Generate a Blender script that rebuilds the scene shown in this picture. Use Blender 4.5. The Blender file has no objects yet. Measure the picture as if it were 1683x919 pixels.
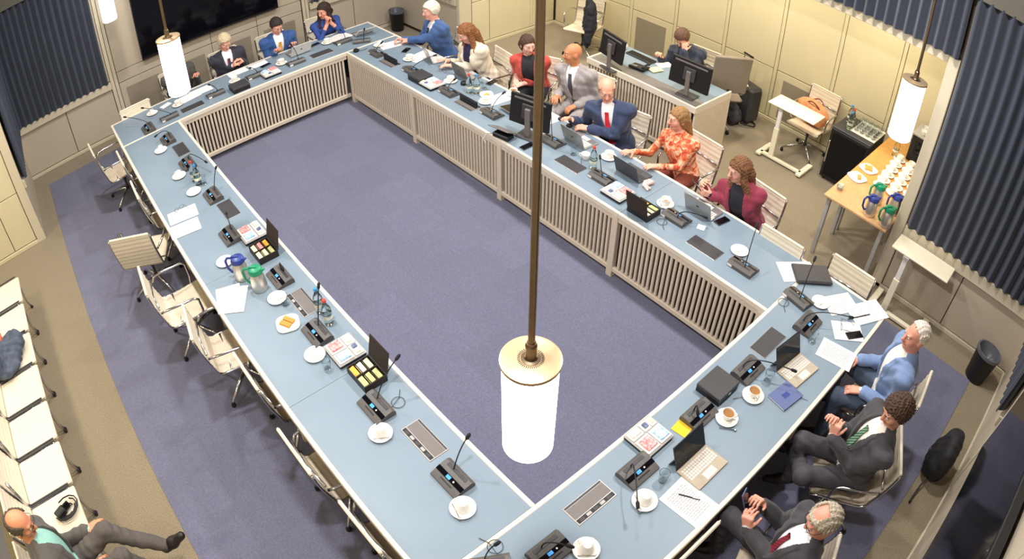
import bpy, math, random
import numpy as np
from mathutils import Vector, Matrix
S = bpy.context.scene
COL = S.collection
random.seed(7)
PI = math.pi

# ---------------------------------------------------------------- camera
CAM_LOC = np.array([-1.3653, -7.5478, 4.2841])
CAM_ROT = (0.8228, -0.0021, -0.7174)
F_PX, K1, CX, CY = 1138.384, -0.074, 841.5, 459.5
cd = bpy.data.cameras.new('camera')
cam = bpy.data.objects.new('camera', cd)
COL.objects.link(cam)
cam.location = CAM_LOC.tolist()
cam.rotation_euler = CAM_ROT
cd.sensor_fit = 'HORIZONTAL'
cd.sensor_width = 36.0
cd.lens = F_PX * 36.0 / 1683.0
cd.type = 'PANO'                       # wide surveillance lens with mild barrel distortion
cyc = cd if hasattr(cd, 'fisheye_polynomial_k1') else cd.cycles
cyc.panorama_type = 'FISHEYE_LENS_POLYNOMIAL'
cyc.fisheye_fov = 2.6
_th = np.linspace(0.0, 0.9, 400)
_r = F_PX * (_th + K1 * _th ** 3) * 36.0 / 1683.0
_A = np.stack([_r, _r ** 2, _r ** 3, _r ** 4], 1)
_k = np.linalg.lstsq(_A, _th, rcond=None)[0]
cyc.fisheye_polynomial_k0 = 0.0
cyc.fisheye_polynomial_k1 = -float(_k[0])
cyc.fisheye_polynomial_k2 = -float(_k[1])
cyc.fisheye_polynomial_k3 = -float(_k[2])
cyc.fisheye_polynomial_k4 = -float(_k[3])
S.camera = cam

# ---------------------------------------------------------------- view, world, lights
S.view_settings.view_transform = 'Standard'
S.view_settings.look = 'None'
S.view_settings.gamma = 1.0
S.view_settings.use_curve_mapping = False
S.view_settings.exposure = 0.0
world = bpy.data.worlds.new('world')
S.world = world
world.use_nodes = True
world.node_tree.nodes['Background'].inputs[0].default_value = (0.9, 0.95, 1.0, 1)
world.node_tree.nodes['Background'].inputs[1].default_value = 0.15

def area_light(name, loc, size, watts, col, sy=None, spread=PI):
    d = bpy.data.lights.new(name, 'AREA')
    d.energy = watts
    d.color = col
    d.shape = 'RECTANGLE'
    d.size = size
    d.size_y = sy or size
    d.spread = spread
    o = bpy.data.objects.new(name, d)
    COL.objects.link(o)
    o.location = loc
    return o
COOL = (1.0, 0.955, 0.93)
WARM = (1.0, 0.90, 0.70)
for lx in (-0.5, 2.8):
    for ly in (-6.3, -3.6, -0.9):
        area_light('ceiling_lamp', (lx, ly, 4.68), 0.24, 110, COOL)
for ly in (-0.6, -2.2, -3.8, -5.4):
    area_light('alcove_lamp', (5.5, ly, 2.62), 0.35, 30, WARM)
    area_light('alcove_lamp', (-3.2, ly, 2.62), 0.35, 21, WARM)

# ---------------------------------------------------------------- pixel -> place
def _rot(e):
    rx, ry, rz = e
    c, s = math.cos, math.sin
    Rx = np.array([[1, 0, 0], [0, c(rx), -s(rx)], [0, s(rx), c(rx)]])
    Ry = np.array([[c(ry), 0, s(ry)], [0, 1, 0], [-s(ry), 0, c(ry)]])
    Rz = np.array([[c(rz), -s(rz), 0], [s(rz), c(rz), 0], [0, 0, 1]])
    return Rz @ Ry @ Rx
_R = _rot(CAM_ROT)
def ray(u, v):
    x, y = u - 841.0, CY - v
    r = math.hypot(x, y) + 1e-9
    t = th = r / F_PX
    for _ in range(20):
        th -= (th + K1 * th ** 3 - t) / (1 + 3 * K1 * th * th)
    return _R @ np.array([math.sin(th) * x / r, math.sin(th) * y / r, -math.cos(th)])
def tz(u, v, z):
    """point on the horizontal plane z seen at pixel (u, v)"""
    d = ray(u, v)
    return CAM_LOC + d * (z - CAM_LOC[2]) / d[2]

# ---------------------------------------------------------------- materials
def lin(c):
    c = c.lstrip('#')
    o = []
    for i in (0, 2, 4):
        x = int(c[i:i + 2], 16) / 255.0
        o.append(x / 12.92 if x <= 0.04045 else ((x + 0.055) / 1.055) ** 2.4)
    return (*o, 1.0)
MATS = {}
def mat(name, col, rough=0.6, metal=0.0, var=0.06, scale=40.0, bump=0.0, emit=0.0, trans=0.0, ior=1.45, spec=0.5, alpha=None, col2=None, coat=0.0, sheen=0.0):
    if name in MATS:
        return MATS[name]
    m = bpy.data.materials.new(name)
    m.use_nodes = True
    nt = m.node_tree
    b = nt.nodes['Principled BSDF']
    c = lin(col)
    b.inputs['Roughness'].default_value = rough
    b.inputs['Metallic'].default_value = metal
    b.inputs['IOR'].default_value = ior
    b.inputs['Specular IOR Level'].default_value = spec
    b.inputs['Transmission Weight'].default_value = trans
    b.inputs['Coat Weight'].default_value = coat
    b.inputs['Sheen Weight'].default_value = sheen
    if emit:
        b.inputs['Emission Color'].default_value = c
        b.inputs['Emission Strength'].default_value = emit
    if alpha is not None:
        b.inputs['Alpha'].default_value = alpha
    b.inputs['Base Color'].default_value = c
    if var or bump or col2:
        tc = nt.nodes.new('ShaderNodeTexCoord')
        nz = nt.nodes.new('ShaderNodeTexNoise')
        nz.inputs['Scale'].default_value = scale
        nz.inputs['Detail'].default_value = 4
        nt.links.new(tc.outputs['Object'], nz.inputs['Vector'])
        if var or col2:
            cr = nt.nodes.new('ShaderNodeValToRGB')
            cr.color_ramp.elements[0].position = 0.3
            cr.color_ramp.elements[1].position = 0.7
            c2 = lin(col2) if col2 else tuple(min(1, x * (1 + var)) for x in c[:3]) + (1,)
            c1 = c if col2 else tuple(x * (1 - var) for x in c[:3]) + (1,)
            cr.color_ramp.elements[0].color = c1
            cr.color_ramp.elements[1].color = c2
            nt.links.new(nz.outputs['Fac'], cr.inputs['Fac'])
            nt.links.new(cr.outputs['Color'], b.inputs['Base Color'])
        if bump:
            bp = nt.nodes.new('ShaderNodeBump')
            bp.inputs['Strength'].default_value = bump
            bp.inputs['Distance'].default_value = 0.01
            nt.links.new(nz.outputs['Fac'], bp.inputs['Height'])
            nt.links.new(bp.outputs['Normal'], b.inputs['Normal'])
    MATS[name] = m
    return m
def M(name):
    return MATS[name]
mat('carpet_beige', '746a58', 0.95, col2='93866c', scale=90, bump=0.5, sheen=0.2)
mat('panel_grey', 'b8ac98', 0.55, var=0.02, scale=3)
mat('panel_cream', 'd0c6a4', 0.5, var=0.02, scale=3)
mat('trim_cream', 'c9bfa6', 0.5, var=0.02)
mat('inset_grey', '8f8574', 0.7, var=0.03, scale=300)
mat('upper_wall', '5f5a52', 0.85, var=0.04)
mat('ceiling_white', 'cfcac0', 0.9, var=0.02)
mat('gap_dark', '3c342c', 0.9, var=0.02)
mat('curtain_blue', '2b3342', 0.9, var=0.12, scale=200, sheen=0.3)
mat('table_blue', '7b8c99', 0.42, var=0.04, scale=2.5)
mat('edge_cream', 'ddd3c2', 0.45, var=0.03)
mat('slat_cream', 'd3c5b0', 0.5, var=0.05, scale=20)
mat('dark_brown', '2e2622', 0.8, var=0.05)
mat('chrome', 'c9c9cc', 0.18, metal=1.0, var=0.0)
mat('steel', 'd6d0c8', 0.34, metal=0.85, var=0.03)
mat('brass', '8c7a64', 0.32, metal=1.0, var=0.05)
mat('brass_disc', 'cbb28c', 0.42, metal=0.75, var=0.05)
mat('lamp_glow', 'fffaf6', 0.5, var=0, emit=9.0)
mat('black', '17171a', 0.45, var=0.08)
mat('black_matte', '1b1b1e', 0.8, var=0.1)
mat('black_gloss', '0b0b10', 0.08, var=0.0, spec=0.3)
mat('dark_grey', '3b3a3c', 0.5, var=0.06)
mat('mid_grey', '6f6a66', 0.5, var=0.05)
mat('mic_grey', '55524f', 0.45, var=0.05)
mat('light_grey', 'a9a6a2', 0.5, var=0.04)
mat('silver', 'b5b2ae', 0.35, metal=0.7, var=0.03)
mat('white_plastic', 'e6e3dc', 0.4, var=0.02)
mat('porcelain', 'f3efe6', 0.18, var=0.01, coat=0.4)
mat('coffee', '9a6f42', 0.2, var=0.05)
mat('paper', 'e9e7e4', 0.8, var=0.01)
mat('ink', '9b9896', 0.8, var=0.1)
mat('screen_blue', '4f9be0', 0.2, var=0.1, scale=120, emit=0.45)
mat('chair_white', 'ddd2bc', 0.5, var=0.03)
mat('chair_seat', 'd8cab2', 0.6, var=0.04)
mat('glass', 'f4f8f8', 0.03, trans=1.0, var=0, ior=1.3)
mat('water_glass', 'e8f2f0', 0.02, trans=1.0, var=0, ior=1.2)
mat('red', 'd8463c', 0.4, var=0.05)
mat('blue_cap', '3f8fd6', 0.4, var=0.05)
mat('green_plastic', '1f8a62', 0.35, var=0.05)
mat('navy_plastic', '2f3f86', 0.35, var=0.05)
mat('wood_light', 'c9a070', 0.4, var=0.1, scale=14)
mat('wood_orange', 'cc9550', 0.4, var=0.1, scale=14)
mat('yellow_paper', 'f2c22c', 0.7, var=0.03)
mat('pastry', 'dba24e', 0.7, var=0.2, scale=60)
mat('tea_green', 'a9b56a', 0.6, col2='d9d49a', scale=60)
mat('tea_yellow', 'e8dca0', 0.6, col2='f4f0d0', scale=60)
mat('tea_orange', 'eb9c2e', 0.6, col2='f4c24c', scale=60)
mat('pack_red', 'd95050', 0.5, col2='eec0bc', scale=50)
mat('pack_blue', '6fa8dc', 0.5, col2='dfeaf4', scale=50)
mat('pack_dark', '3f4a72', 0.5, col2='7c88a8', scale=50)
mat('pack_white', 'eeeae0', 0.5, col2='cdd4b0', scale=50)

# ---------------------------------------------------------------- mesh building
class MB:
    def __init__(s):
        s.v, s.f, s.m = [], [], []
        s.mats = []
    def mi(s, m):
        if m not in s.mats:
            s.mats.append(m)
        return s.mats.index(m)
    def add(s, vs, fs, m):
        o = len(s.v)
        i = s.mi(m)
        s.v += [tuple(map(float, p)) for p in vs]
        for f in fs:
            s.f.append(tuple(o + k for k in f))
            s.m.append(i)
        return s
    def box(s, x0, x1, y0, y1, z0, z1, m, b=0.0):
        if b <= 0:
            vs = [(x, y, z) for z in (z0, z1) for y in (y0, y1) for x in (x0, x1)]
            return s.add(vs, [(0, 2, 3, 1), (4, 5, 7, 6), (0, 1, 5, 4), (2, 6, 7, 3), (0, 4, 6, 2), (1, 3, 7, 5)], m)
        b = min(b, (x1 - x0) * .49, (y1 - y0) * .49, (z1 - z0) * .49)
        X, Y, Z = (x0, x1), (y0, y1), (z0, z1)
        vs, ix = [], {}
        for i in (0, 1):
            for j in (0, 1):
                for k in (0, 1):
                    dx, dy, dz = (b if i == 0 else -b), (b if j == 0 else -b), (b if k == 0 else -b)
                    for a, off in enumerate(((0, dy, dz), (dx, 0, dz), (dx, dy, 0))):
                        ix[i, j, k, a] = len(vs)
                        vs.append((X[i] + off[0], Y[j] + off[1], Z[k] + off[2]))
        fs = []
        for i in (0, 1):
            q = [ix[i, 0, 0, 0], ix[i, 1, 0, 0], ix[i, 1, 1, 0], ix[i, 0, 1, 0]]
            fs.append(q if i else q[::-1])
            q = [ix[0, i, 0, 1], ix[1, i, 0, 1], ix[1, i, 1, 1], ix[0, i, 1, 1]]
            fs.append(q[::-1] if i else q)
            q = [ix[0, 0, i, 2], ix[1, 0, i, 2], ix[1, 1, i, 2], ix[0, 1, i, 2]]
            fs.append(q if i else q[::-1])
        for i in (0, 1):
            for j in (0, 1):
                fs.append([ix[i, j, 0, 0], ix[i, j, 1, 0], ix[i, j, 1, 1], ix[i, j, 0, 1]][::(1 if (i == j) == False else -1)])
                fs.append([ix[i, 0, j, 0], ix[i, 1, j, 0], ix[i, 1, j, 2], ix[i, 0, j, 2]][::(1 if i == j else -1)])
                fs.append([ix[0, i, j, 1], ix[1, i, j, 1], ix[1, i, j, 2], ix[0, i, j, 2]][::(-1 if i == j else 1)])
                for k in (0, 1):
                    t = [ix[i, j, k, 0], ix[i, j, k, 1], ix[i, j, k, 2]]
                    fs.append(t if (i + j + k) % 2 else t[::-1])
        return s.add(vs, fs, m)
    def lathe(s, prof, m, c=(0, 0, 0), n=20, caps=True):
        vs, fs = [], []
        for r, z in prof:
            for i in range(n):
                a = 2 * PI * i / n
                vs.append((c[0] + r * math.cos(a), c[1] + r * math.sin(a), c[2] + z))
        for j in range(len(prof) - 1):
            for i in range(n):
                k = (i + 1) % n
                fs.append((j * n + i, j * n + k, (j + 1) * n + k, (j + 1) * n + i))
        if caps:
            if prof[0][0] > 1e-6:
                fs.append(tuple(range(n))[::-1])
            if prof[-1][0] > 1e-6:
                fs.append(tuple((len(prof) - 1) * n + i for i in range(n)))
        return s.add(vs, fs, m)
    def tube(s, pts, r, m, n=8, closed=False):
        P = [Vector(p) for p in pts]
        rs = r if isinstance(r, (list, tuple)) else [r] * len(P)
        vs, fs = [], []
        up = None
        L = len(P)
        for i, p in enumerate(P):
            a = P[(i - 1) % L] if closed or i > 0 else p
            b = P[(i + 1) % L] if closed or i < L - 1 else p
            t = (b - a)
            t = t.normalized() if t.length > 1e-9 else Vector((0, 0, 1))
            if up is None:
                up = Vector((0, 0, 1)) if abs(t.z) < .9 else Vector((1, 0, 0))
            u = (up - t * up.dot(t)).normalized()
            w = t.cross(u)
            up = u
            for k in range(n):
                an = 2 * PI * k / n
                vs.append(p + (u * math.cos(an) + w * math.sin(an)) * rs[i])
        for i in range(L - 1 + (1 if closed else 0)):
            for k in range(n):
                l = (k + 1) % n
                i2 = (i + 1) % L
                fs.append((i * n + k, i * n + l, i2 * n + l, i2 * n + k))
        if not closed:
            fs.append(tuple(range(n))[::-1])
            fs.append(tuple((L - 1) * n + k for k in range(n)))
        return s.add(vs, fs, m)
    def prism(s, poly, z0, z1, m):
        n = len(poly)
        vs = [(x, y, z0) for x, y in poly] + [(x, y, z1) for x, y in poly]
        fs = [tuple(range(n))[::-1], tuple(range(n, 2 * n))]
        fs += [(i, (i + 1) % n, n + (i + 1) % n, n + i) for i in range(n)]
        return s.add(vs, fs, m)
    def xform(s, mtx, start=0):
        for i in range(start, len(s.v)):
            s.v[i] = tuple(mtx @ Vector(s.v[i]))
        return s
    def build(s, name, parent=None, loc=None, rotz=0.0, smooth=False):
        me = bpy.data.meshes.new(name)
        me.from_pydata(s.v, [], s.f)
        for m in s.mats:
            me.materials.append(M(m))
        me.polygons.foreach_set('material_index', s.m)
        if smooth:
            me.polygons.foreach_set('use_smooth', [True] * len(me.polygons))
            if smooth is not True:
                me.set_sharp_from_angle(angle=math.radians(smooth))
        me.update()
        return link(name, me, parent, loc, rotz)
def link(name, data, parent=None, loc=None, rotz=0.0):
    o = bpy.data.objects.new(name, data)
    COL.objects.link(o)
    if parent:
        o.parent = parent
    if loc is not None:
        o.location = [float(a) for a in loc]
    if rotz:
        o.rotation_euler = (0, 0, rotz)
    return o
def tag(o, label, cat, group=None):
    o['label'] = label
    o['category'] = cat
    if group:
        o['group'] = group
    return o
def thing(name, label, cat, loc=(0, 0, 0), rotz=0.0, group=None):
    return tag(link(name, None, None, loc, rotz), label, cat, group)
def struct(o):
    o['kind'] = 'structure'
    return o
def dup(root, loc, rotz, label, group=None, cat=None):
    r = root.copy()
    COL.objects.link(r)
    r.location = [float(a) for a in loc]
    r.rotation_euler = (0, 0, rotz)
    r['label'] = label
    if group:
        r['group'] = group
    for ch in list(root.children):
        c = ch.copy()
        COL.objects.link(c)
        c.parent = r
        for g in list(ch.children):
            d = g.copy()
            COL.objects.link(d)
            d.parent = c
    return r
# ================================================================ the room
W, L, DS, DE, TH = 2.376, 6.198, 0.80, 0.793, 0.74   # inner opening, table depths, table height
Q = L / 4
XL, XR, YF, YN = -2.18, 4.45, 2.08, -8.34             # main room
AY0, AY1 = 0.27, -6.50                                # alcove openings
AXR, AXL = 6.40, -4.15
ZC = 4.75

fl = struct(MB().box(AXL - .2, AXR + .2, YN - .2, YF + .2, -0.1, 0.0, 'carpet_beige').build('floor'))
def carpet_mat():
    m = mat('carpet_blue', '5c5e78', 0.95, var=0, sheen=0.25)
    nt = m.node_tree
    b = nt.nodes['Principled BSDF']
    tc = nt.nodes.new('ShaderNodeTexCoord')
    br = nt.nodes.new('ShaderNodeTexBrick')
    br.inputs['Color1'].default_value = lin('626378')
    br.inputs['Color2'].default_value = lin('67687e')
    br.inputs['Mortar'].default_value = lin('626377')
    br.inputs['Scale'].default_value = 1.0
    br.inputs['Mortar Size'].default_value = 0.004
    br.inputs['Brick Width'].default_value = 0.5
    br.inputs['Row Height'].default_value = 0.5
    br.offset = 0.5
    nz = nt.nodes.new('ShaderNodeTexNoise')
    nz.inputs['Scale'].default_value = 110
    nz.inputs['Detail'].default_value = 5
    mx = nt.nodes.new('ShaderNodeMixRGB')
    mx.blend_type = 'OVERLAY'
    mx.inputs['Fac'].default_value = 0.55
    nt.links.new(tc.outputs['Object'], br.inputs['Vector'])
    nt.links.new(tc.outputs['Object'], nz.inputs['Vector'])
    nt.links.new(br.outputs['Color'], mx.inputs['Color1'])
    nt.links.new(nz.outputs['Fac'], mx.inputs['Color2'])
    nt.links.new(mx.outputs['Color'], b.inputs['Base Color'])
carpet_mat()
cp = MB().box(-1.92, 4.03, -8.0, 1.63, 0.0, 0.006, 'carpet_blue').build('carpet_inlay', fl)
struct(MB().box(AXL - .2, AXR + .2, YN - .2, YF + .2, ZC, ZC + .1, 'ceiling_white').build('ceiling'))

# a wall is a slab with panels, rails and insets as its pieces
def panel_piece(parent, axis, at, out, a0, a1, z0, z1, m, t=0.018, name='panel', bev=0.004):
    """a panel on a wall: axis 'x' = wall runs along x at y=at; out = direction of the room"""
    lo, hi = (at, at + out * t) if out > 0 else (at + out * t, at)
    mb = MB()
    if axis == 'x':
        mb.box(a0, a1, lo, hi, z0, z1, m, bev)
    else:
        mb.box(lo, hi, a0, a1, z0, z1, m, bev)
    return mb.build(name, parent)

# far wall
wf = struct(MB().box(XL - .1, XR + .1, YF, YF + .12, 0, ZC, 'gap_dark').build('wall_far'))
def far(a0, a1, z0, z1, m='panel_grey', t=0.018, name='panel'):
    return panel_piece(wf, 'x', YF, -1, a0, a1, z0, z1, m, t, name)
far(XL, XR, 0, .05, 'trim_cream', .03, 'skirting')
far(XL, -1.325, .06, .745); far(-1.315, -.535, .06, .745)
far(XL, -.53, .755, .86, 'trim_cream', .07, 'sill')
far(XL, -.53, .87, 2.7, 'panel_grey', .01)
far(-.525, -.47, .06, 3.3, 'trim_cream', .03, 'trim_post'); far(-.462, -.41, .06, 3.3, 'trim_cream', .025, 'trim_post')
for i in range(4):
    a = -.40 + i * .775
    far(a, a + .768, .06, .77, 'panel_grey', .012)
    far(a + .09, a + .63, .07, .665, 'inset_grey', .018, 'inset')
    far(a, a + .768, .78, .95, 'panel_grey', .016)
    far(a, a + .768, .958, 3.3, 'panel_grey', .016)
far(2.71, 2.76, .06, 3.3, 'trim_cream', .03, 'trim_post'); far(2.77, 2.82, .06, 3.3, 'trim_cream', .025, 'trim_post')
far(2.83, 3.62, .06, .745); far(3.63, XR, .06, .745)
far(2.83, XR, .755, .86, 'trim_cream', .07, 'sill'); far(2.83, XR, .87, 3.3, 'panel_grey', .01)
far(XL, XR, 2.64, ZC, 'upper_wall', .12, 'bulkhead')

# right wall (towards the buffet) and its opening
wr = struct(MB().box(XR, XR + .12, YN - .1, AY1 - .05, 0, ZC, 'gap_dark').build('wall_right'))
def rgt(a0, a1, z0, z1, m='panel_grey', t=0.018, name='panel', par=None):
    return panel_piece(par or wr, 'y', XR, -1, a0, a1, z0, z1, m, t, name)
rgt(YN, AY1 - .06, 0, .05, 'trim_cream', .03, 'skirting')
rgt(-7.40, AY1 - .13, .06, .70); rgt(YN, -7.41, .06, .70)
rgt(YN, AY1 - .13, .71, .84, 'trim_cream', .06, 'sill')
rgt(YN, AY1 - .13, .85, 3.2, 'panel_grey', .01)
MB().box(XR - .03, XR + .25, AY1 - .12, AY1, 0, 2.60, 'trim_cream', .008).build('jamb', wr)
rgt(YN, AY1, 3.22, ZC, 'upper_wall', .10, 'bulkhead')
wr2 = struct(MB().box(XR, XR + .12, AY0, YF, 0, ZC, 'gap_dark').build('wall_right_far'))
rgt(AY0 + .06, 1.2, .06, .745, par=wr2); rgt(1.21, YF, .06, .745, par=wr2)
rgt(AY0 + .06, YF, .755, .86, 'trim_cream', .05, 'sill', wr2); rgt(AY0 + .06, YF, .87, 3.3, 'panel_grey', .012, par=wr2)
MB().box(XR - .03, XR + .2, AY0 - .02, AY0 + .055, 0, 2.60, 'trim_cream', .008).build('jamb', wr2)
hd = struct(MB().box(XR + .01, XR + .12, AY1 + .005, AY0 - .025, 2.61, ZC, 'gap_dark').build('wall_right_header'))
rgt(AY1, AY0 - .02, 2.52, 2.605, 'trim_cream', .03, 'header_trim', hd)
rgt(AY1, AY0 - .02, 3.22, ZC, 'upper_wall', .10, 'bulkhead', hd)
MB().box(XR, XR + .25, AY1, AY0 - .02, 2.52, 2.605, 'trim_cream').build('header_soffit', hd)

# right alcove
wb = struct(MB().box(AXR, AXR + .12, AY1 - .2, AY0 + .12, 0, 2.8, 'gap_dark').build('wall_alcove_back'))
def bck(a0, a1, z0, z1, m='panel_cream', t=0.016, name='panel'):
    return panel_piece(wb, 'y', AXR, -1, a0, a1, z0, z1, m, t, name)
bck(AY1, AY0, 0, .05, 'panel_cream', .03, 'skirting')
ys = [AY0 - .02, -.56, -1.385, -2.21, -3.06, -3.91, -4.76, -5.60, AY1]
for i in range(len(ys) - 1):
    hi, lo = ys[i] - .032, ys[i + 1] + .032
    bck(lo, hi, .06, .762); bck(lo, hi, .772, 2.8)
    if i:
        bck(ys[i] - .025, ys[i] + .025, .06, 2.8, 'panel_cream', .02, 'pilaster')
bck(-2.06, -1.50, .10, .67, 'inset_grey', .022, 'inset')
bck(-4.62, -4.06, .10, .67, 'inset_grey', .022, 'inset')
ws = struct(MB().box(XR + .12, AXR + .12, AY0, AY0 + .12, 0, 2.8, 'gap_dark').build('wall_alcove_side'))
panel_piece(ws, 'x', AY0, -1, XR + .2, AXR, 0, .05, 'panel_cream', .03, 'skirting')
for a0, a1 in ((4.66, 4.99), (5.0, 5.84), (5.90, 6.37)):
    panel_piece(ws, 'x', AY0, -1, a0, a1, .06, .762, 'panel_cream')
    panel_piece(ws, 'x', AY0, -1, a0, a1, .772, 2.8, 'panel_cream')
panel_piece(ws, 'x', AY0, -1, 5.845, 5.895, .06, 2.8, 'panel_cream', .02, 'pilaster')
struct(MB().box(XR + .12, AXR + .12, AY1 - .12, AY1, 0, 2.8, 'panel_cream').build('wall_alcove_near'))
struct(MB().box(XR + .12, AXR + .2, AY1 - .2, AY0 + .2, 2.75, 2.85, 'ceiling_white').build('ceiling_alcove'))

# left side: return wall, alcove
wl = struct(MB().box(XL - .12, XL, AY0, YF, 0, ZC, 'gap_dark').build('wall_left'))
def lft(a0, a1, z0, z1, m='panel_grey', t=0.018, name='panel'):
    return panel_piece(wl, 'y', XL, 1, a0, a1, z0, z1, m, t, name)
lft(AY0, YF, .0, .745); lft(AY0, YF, .755, .86, 'trim_cream', .05, 'sill'); lft(AY0, YF, .87, 2.64, 'panel_grey', .01)
lft(AY0, YF, 2.64, ZC, 'upper_wall', .10, 'bulkhead')
wla = struct(MB().box(AXL, XL - .12, AY0, AY0 + .12, 0, 2.8, 'gap_dark').build('wall_left_alcove_side'))
panel_piece(wla, 'x', AY0, -1, XL - .10, XL + .02, 0, 2.8, 'trim_cream', .03, 'jamb')
panel_piece(wla, 'x', AY0, -1, AXL, XL - .10, 0, .05, 'panel_cream', .03, 'skirting')
for a0, a1 in ((-2.63, -2.29), (-3.40, -2.64), (-4.15, -3.41)):
    panel_piece(wla, 'x', AY0, -1, a0, a1, .06, .762, 'panel_cream')
    panel_piece(wla, 'x', AY0, -1, a0, a1, .772, 2.8, 'panel_cream')
struct(MB().box(AXL - .12, AXL, AY1 - .2, AY0 + .2, 0, 2.8, 'panel_cream').build('wall_left_alcove_back'))
struct(MB().box(AXL, XL, AY1 - .12, AY1, 0, 2.8, 'panel_cream').build('wall_left_alcove_near'))
struct(MB().box(AXL - .12, XL - .13, AY1 - .2, AY0 + .2, 2.75, 2.85, 'ceiling_white').build('ceiling_left_alcove'))
struct(MB().box(XL - .12, XL, AY1, AY0 - .01, 2.70, ZC, 'upper_wall').build('wall_left_header'))
struct(MB().box(XL - .12, XL, YN, AY1 - .001, 0, ZC, 'panel_grey').build('wall_left_near'))

# near wall
wn = struct(MB().box(XL - .1, XR + .1, YN - .12, YN, 0, ZC, 'gap_dark').build('wall_near'))
def nea(a0, a1, z0, z1, m='panel_grey', t=0.018, name='panel'):
    return panel_piece(wn, 'x', YN, 1, a0, a1, z0, z1, m, t, name)
nea(XL, XR, 0, .05, 'trim_cream', .03, 'skirting')
for i in range(4):
    a = -.40 + i * .775
    nea(a, a + .768, .06, .77); nea(a, a + .768, .78, 3.3)
nea(2.71, 2.76, .06, 3.3, 'trim_cream', .03, 'trim_post')
nea(2.83, 3.62, .06, .745); nea(3.63, XR, .06, .745)
nea(2.83, XR, .755, .86, 'trim_cream', .05, 'sill'); nea(2.83, XR, .87, 3.3, 'panel_grey', .01)
nea(XL, -.47, .06, 3.3)

# ---------------------------------------------------------------- curtains
def curtain(label, axis, at, a0, a1, z0, z1, out, pitch=.105, amp=.03):
    n = max(8, int(abs(a1 - a0) / pitch * 10))
    vs, fs = [], []
    rnd = random.Random(int(abs(a0) * 100))
    ph = 0.0
    for side in (0, 1):
        for i in range(n + 1):
            t = a0 + (a1 - a0) * i / n
            w = math.sin(2 * PI * t / pitch + .8 * math.sin(t * 3.1))
            o = at + out * (.035 + amp * (1 + w) + (0 if side == 0 else -.004))
            for z in (z0, z1):
                vs.append((t, o, z) if axis == 'x' else (o, t, z))
    N = 2 * (n + 1)
    for i in range(n):
        fs.append((2 * i, 2 * i + 2, 2 * i + 3, 2 * i + 1))
        fs.append((N + 2 * i, N + 2 * i + 1, N + 2 * i + 3, N + 2 * i + 2))
        fs.append((2 * i, N + 2 * i, N + 2 * i + 2, 2 * i + 2))
        fs.append((2 * i + 1, 2 * i + 3, N + 2 * i + 3, N + 2 * i + 1))
    o = MB().add(vs, fs, 'curtain_blue').build('curtain', smooth=40)
    return tag(o, label, 'curtain')
curtain('dark blue pleated curtain above sill left of the wall screen', 'x', YF - .01, XL + .06, -.56, .865, 2.66, -1)
curtain('dark blue curtain edge on side wall at far left corner', 'y', XL + .01, AY0 + .03, YF - .12, .865, 2.66, 1)
curtain('large dark blue pleated curtain above sill right of the buffet opening', 'y', XR - .01, YN + .1, AY1 - .14, .85, 3.24, -1)
curtain('dark blue pleated curtain strip hanging above the alcove opening', 'y', XR - .01, AY1 - .10, AY0 - .1, 2.61, 3.24, -1)
curtain('dark blue curtain beside the black screen near the round bin', 'x', YN + .01, 2.84, XR - .12, .865, 3.24, 1)
curtain('dark blue curtain on side wall above the round black bin by white-haired man', 'y', XR - .012, AY0 + .1, YF - .1, .865, 3.3, -1)
curtain('dark blue curtain on far wall above the black bin', 'x', YF - .012, 2.85, XR - .15, .865, 2.66, -1)

# ---------------------------------------------------------------- wall screens
def wall_screen(label, x0, x1, y, z0, z1, out):
    t = thing('wall_screen', label, 'screen', ((x0 + x1) / 2, y, z0))
    w, h = (x1 - x0) / 2, z1 - z0
    a, b = sorted((0, out * .055))
    MB().box(-w, w, a, b, 0, h, 'black', .006).build('bezel', t)
    f = out * .055
    a, b = sorted((f, f + out * .004))
    MB().box(-w + .012, w - .012, a, b, .03, h - .012, 'black_gloss').build('panel', t)
    a, b = sorted((0, -out * .045))
    MB().box(-w * .4, w * .4, a, b, .3, h - .3, 'dark_grey', .004).build('wall_bracket', t)
    return t
wall_screen('large black wall screen behind the far table with dim reflections', .03, 2.28, YF - .055, .985, 2.27, -1)
wall_screen('large glossy black wall screen behind the three men at near table', .03, 2.28, YN + .055, .985, 2.27, 1)

# ---------------------------------------------------------------- pendant lamps
def pendant(label, top, src=None):
    x, y, z = top
    if src:
        return dup(src, (x, y, z), 0, label, 'cylinder pendant lamps')
    t = thing('pendant_lamp', label, 'lamp', (x, y, z), 0, 'cylinder pendant lamps')
    R, H = .101, .525
    MB().lathe([(0, -H), (R * .9, -H), (R, -H + .012), (R, -.012), (R - .008, 0)], 'lamp_glow', n=48).build('shade', t, smooth=40)
    MB().lathe([(R - .002, -.016), (R + .008, -.014), (R + .008, 0.0), (R - .002, .004), (0, .004)], 'brass_disc', n=48, caps=False).build('cap', t, smooth=30)
    c = MB().lathe([(.035, .004), (.035, .007), (.024, .009), (.021, .012), (.021, .07), (.016, .075), (.016, .085)], 'brass', n=24).build('collar', t, smooth=30)
    mb = MB()
    for i in range(40):
        a = 2 * PI * i / 40
        mb.box(.037, .047, -.0012, .0012, .0045, .0052, 'dark_brown')
        mb.xform(Matrix.Rotation(a, 4, 'Z'), len(mb.v) - 8)
    mb.build('vent_slots', c)
    MB().lathe([(.0125, .08), (.0125, ZC - z)], 'brass', n=16).build('rod', t, smooth=60)
    return t
ZL = 2.5
pl0 = pendant('large nearest pendant lamp with tan metal cap hanging over the open floor', tz(872, 590, ZL))
pendant('pendant lamp hanging before the far table and black screen', tz(275, 62, ZL), pl0)
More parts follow.
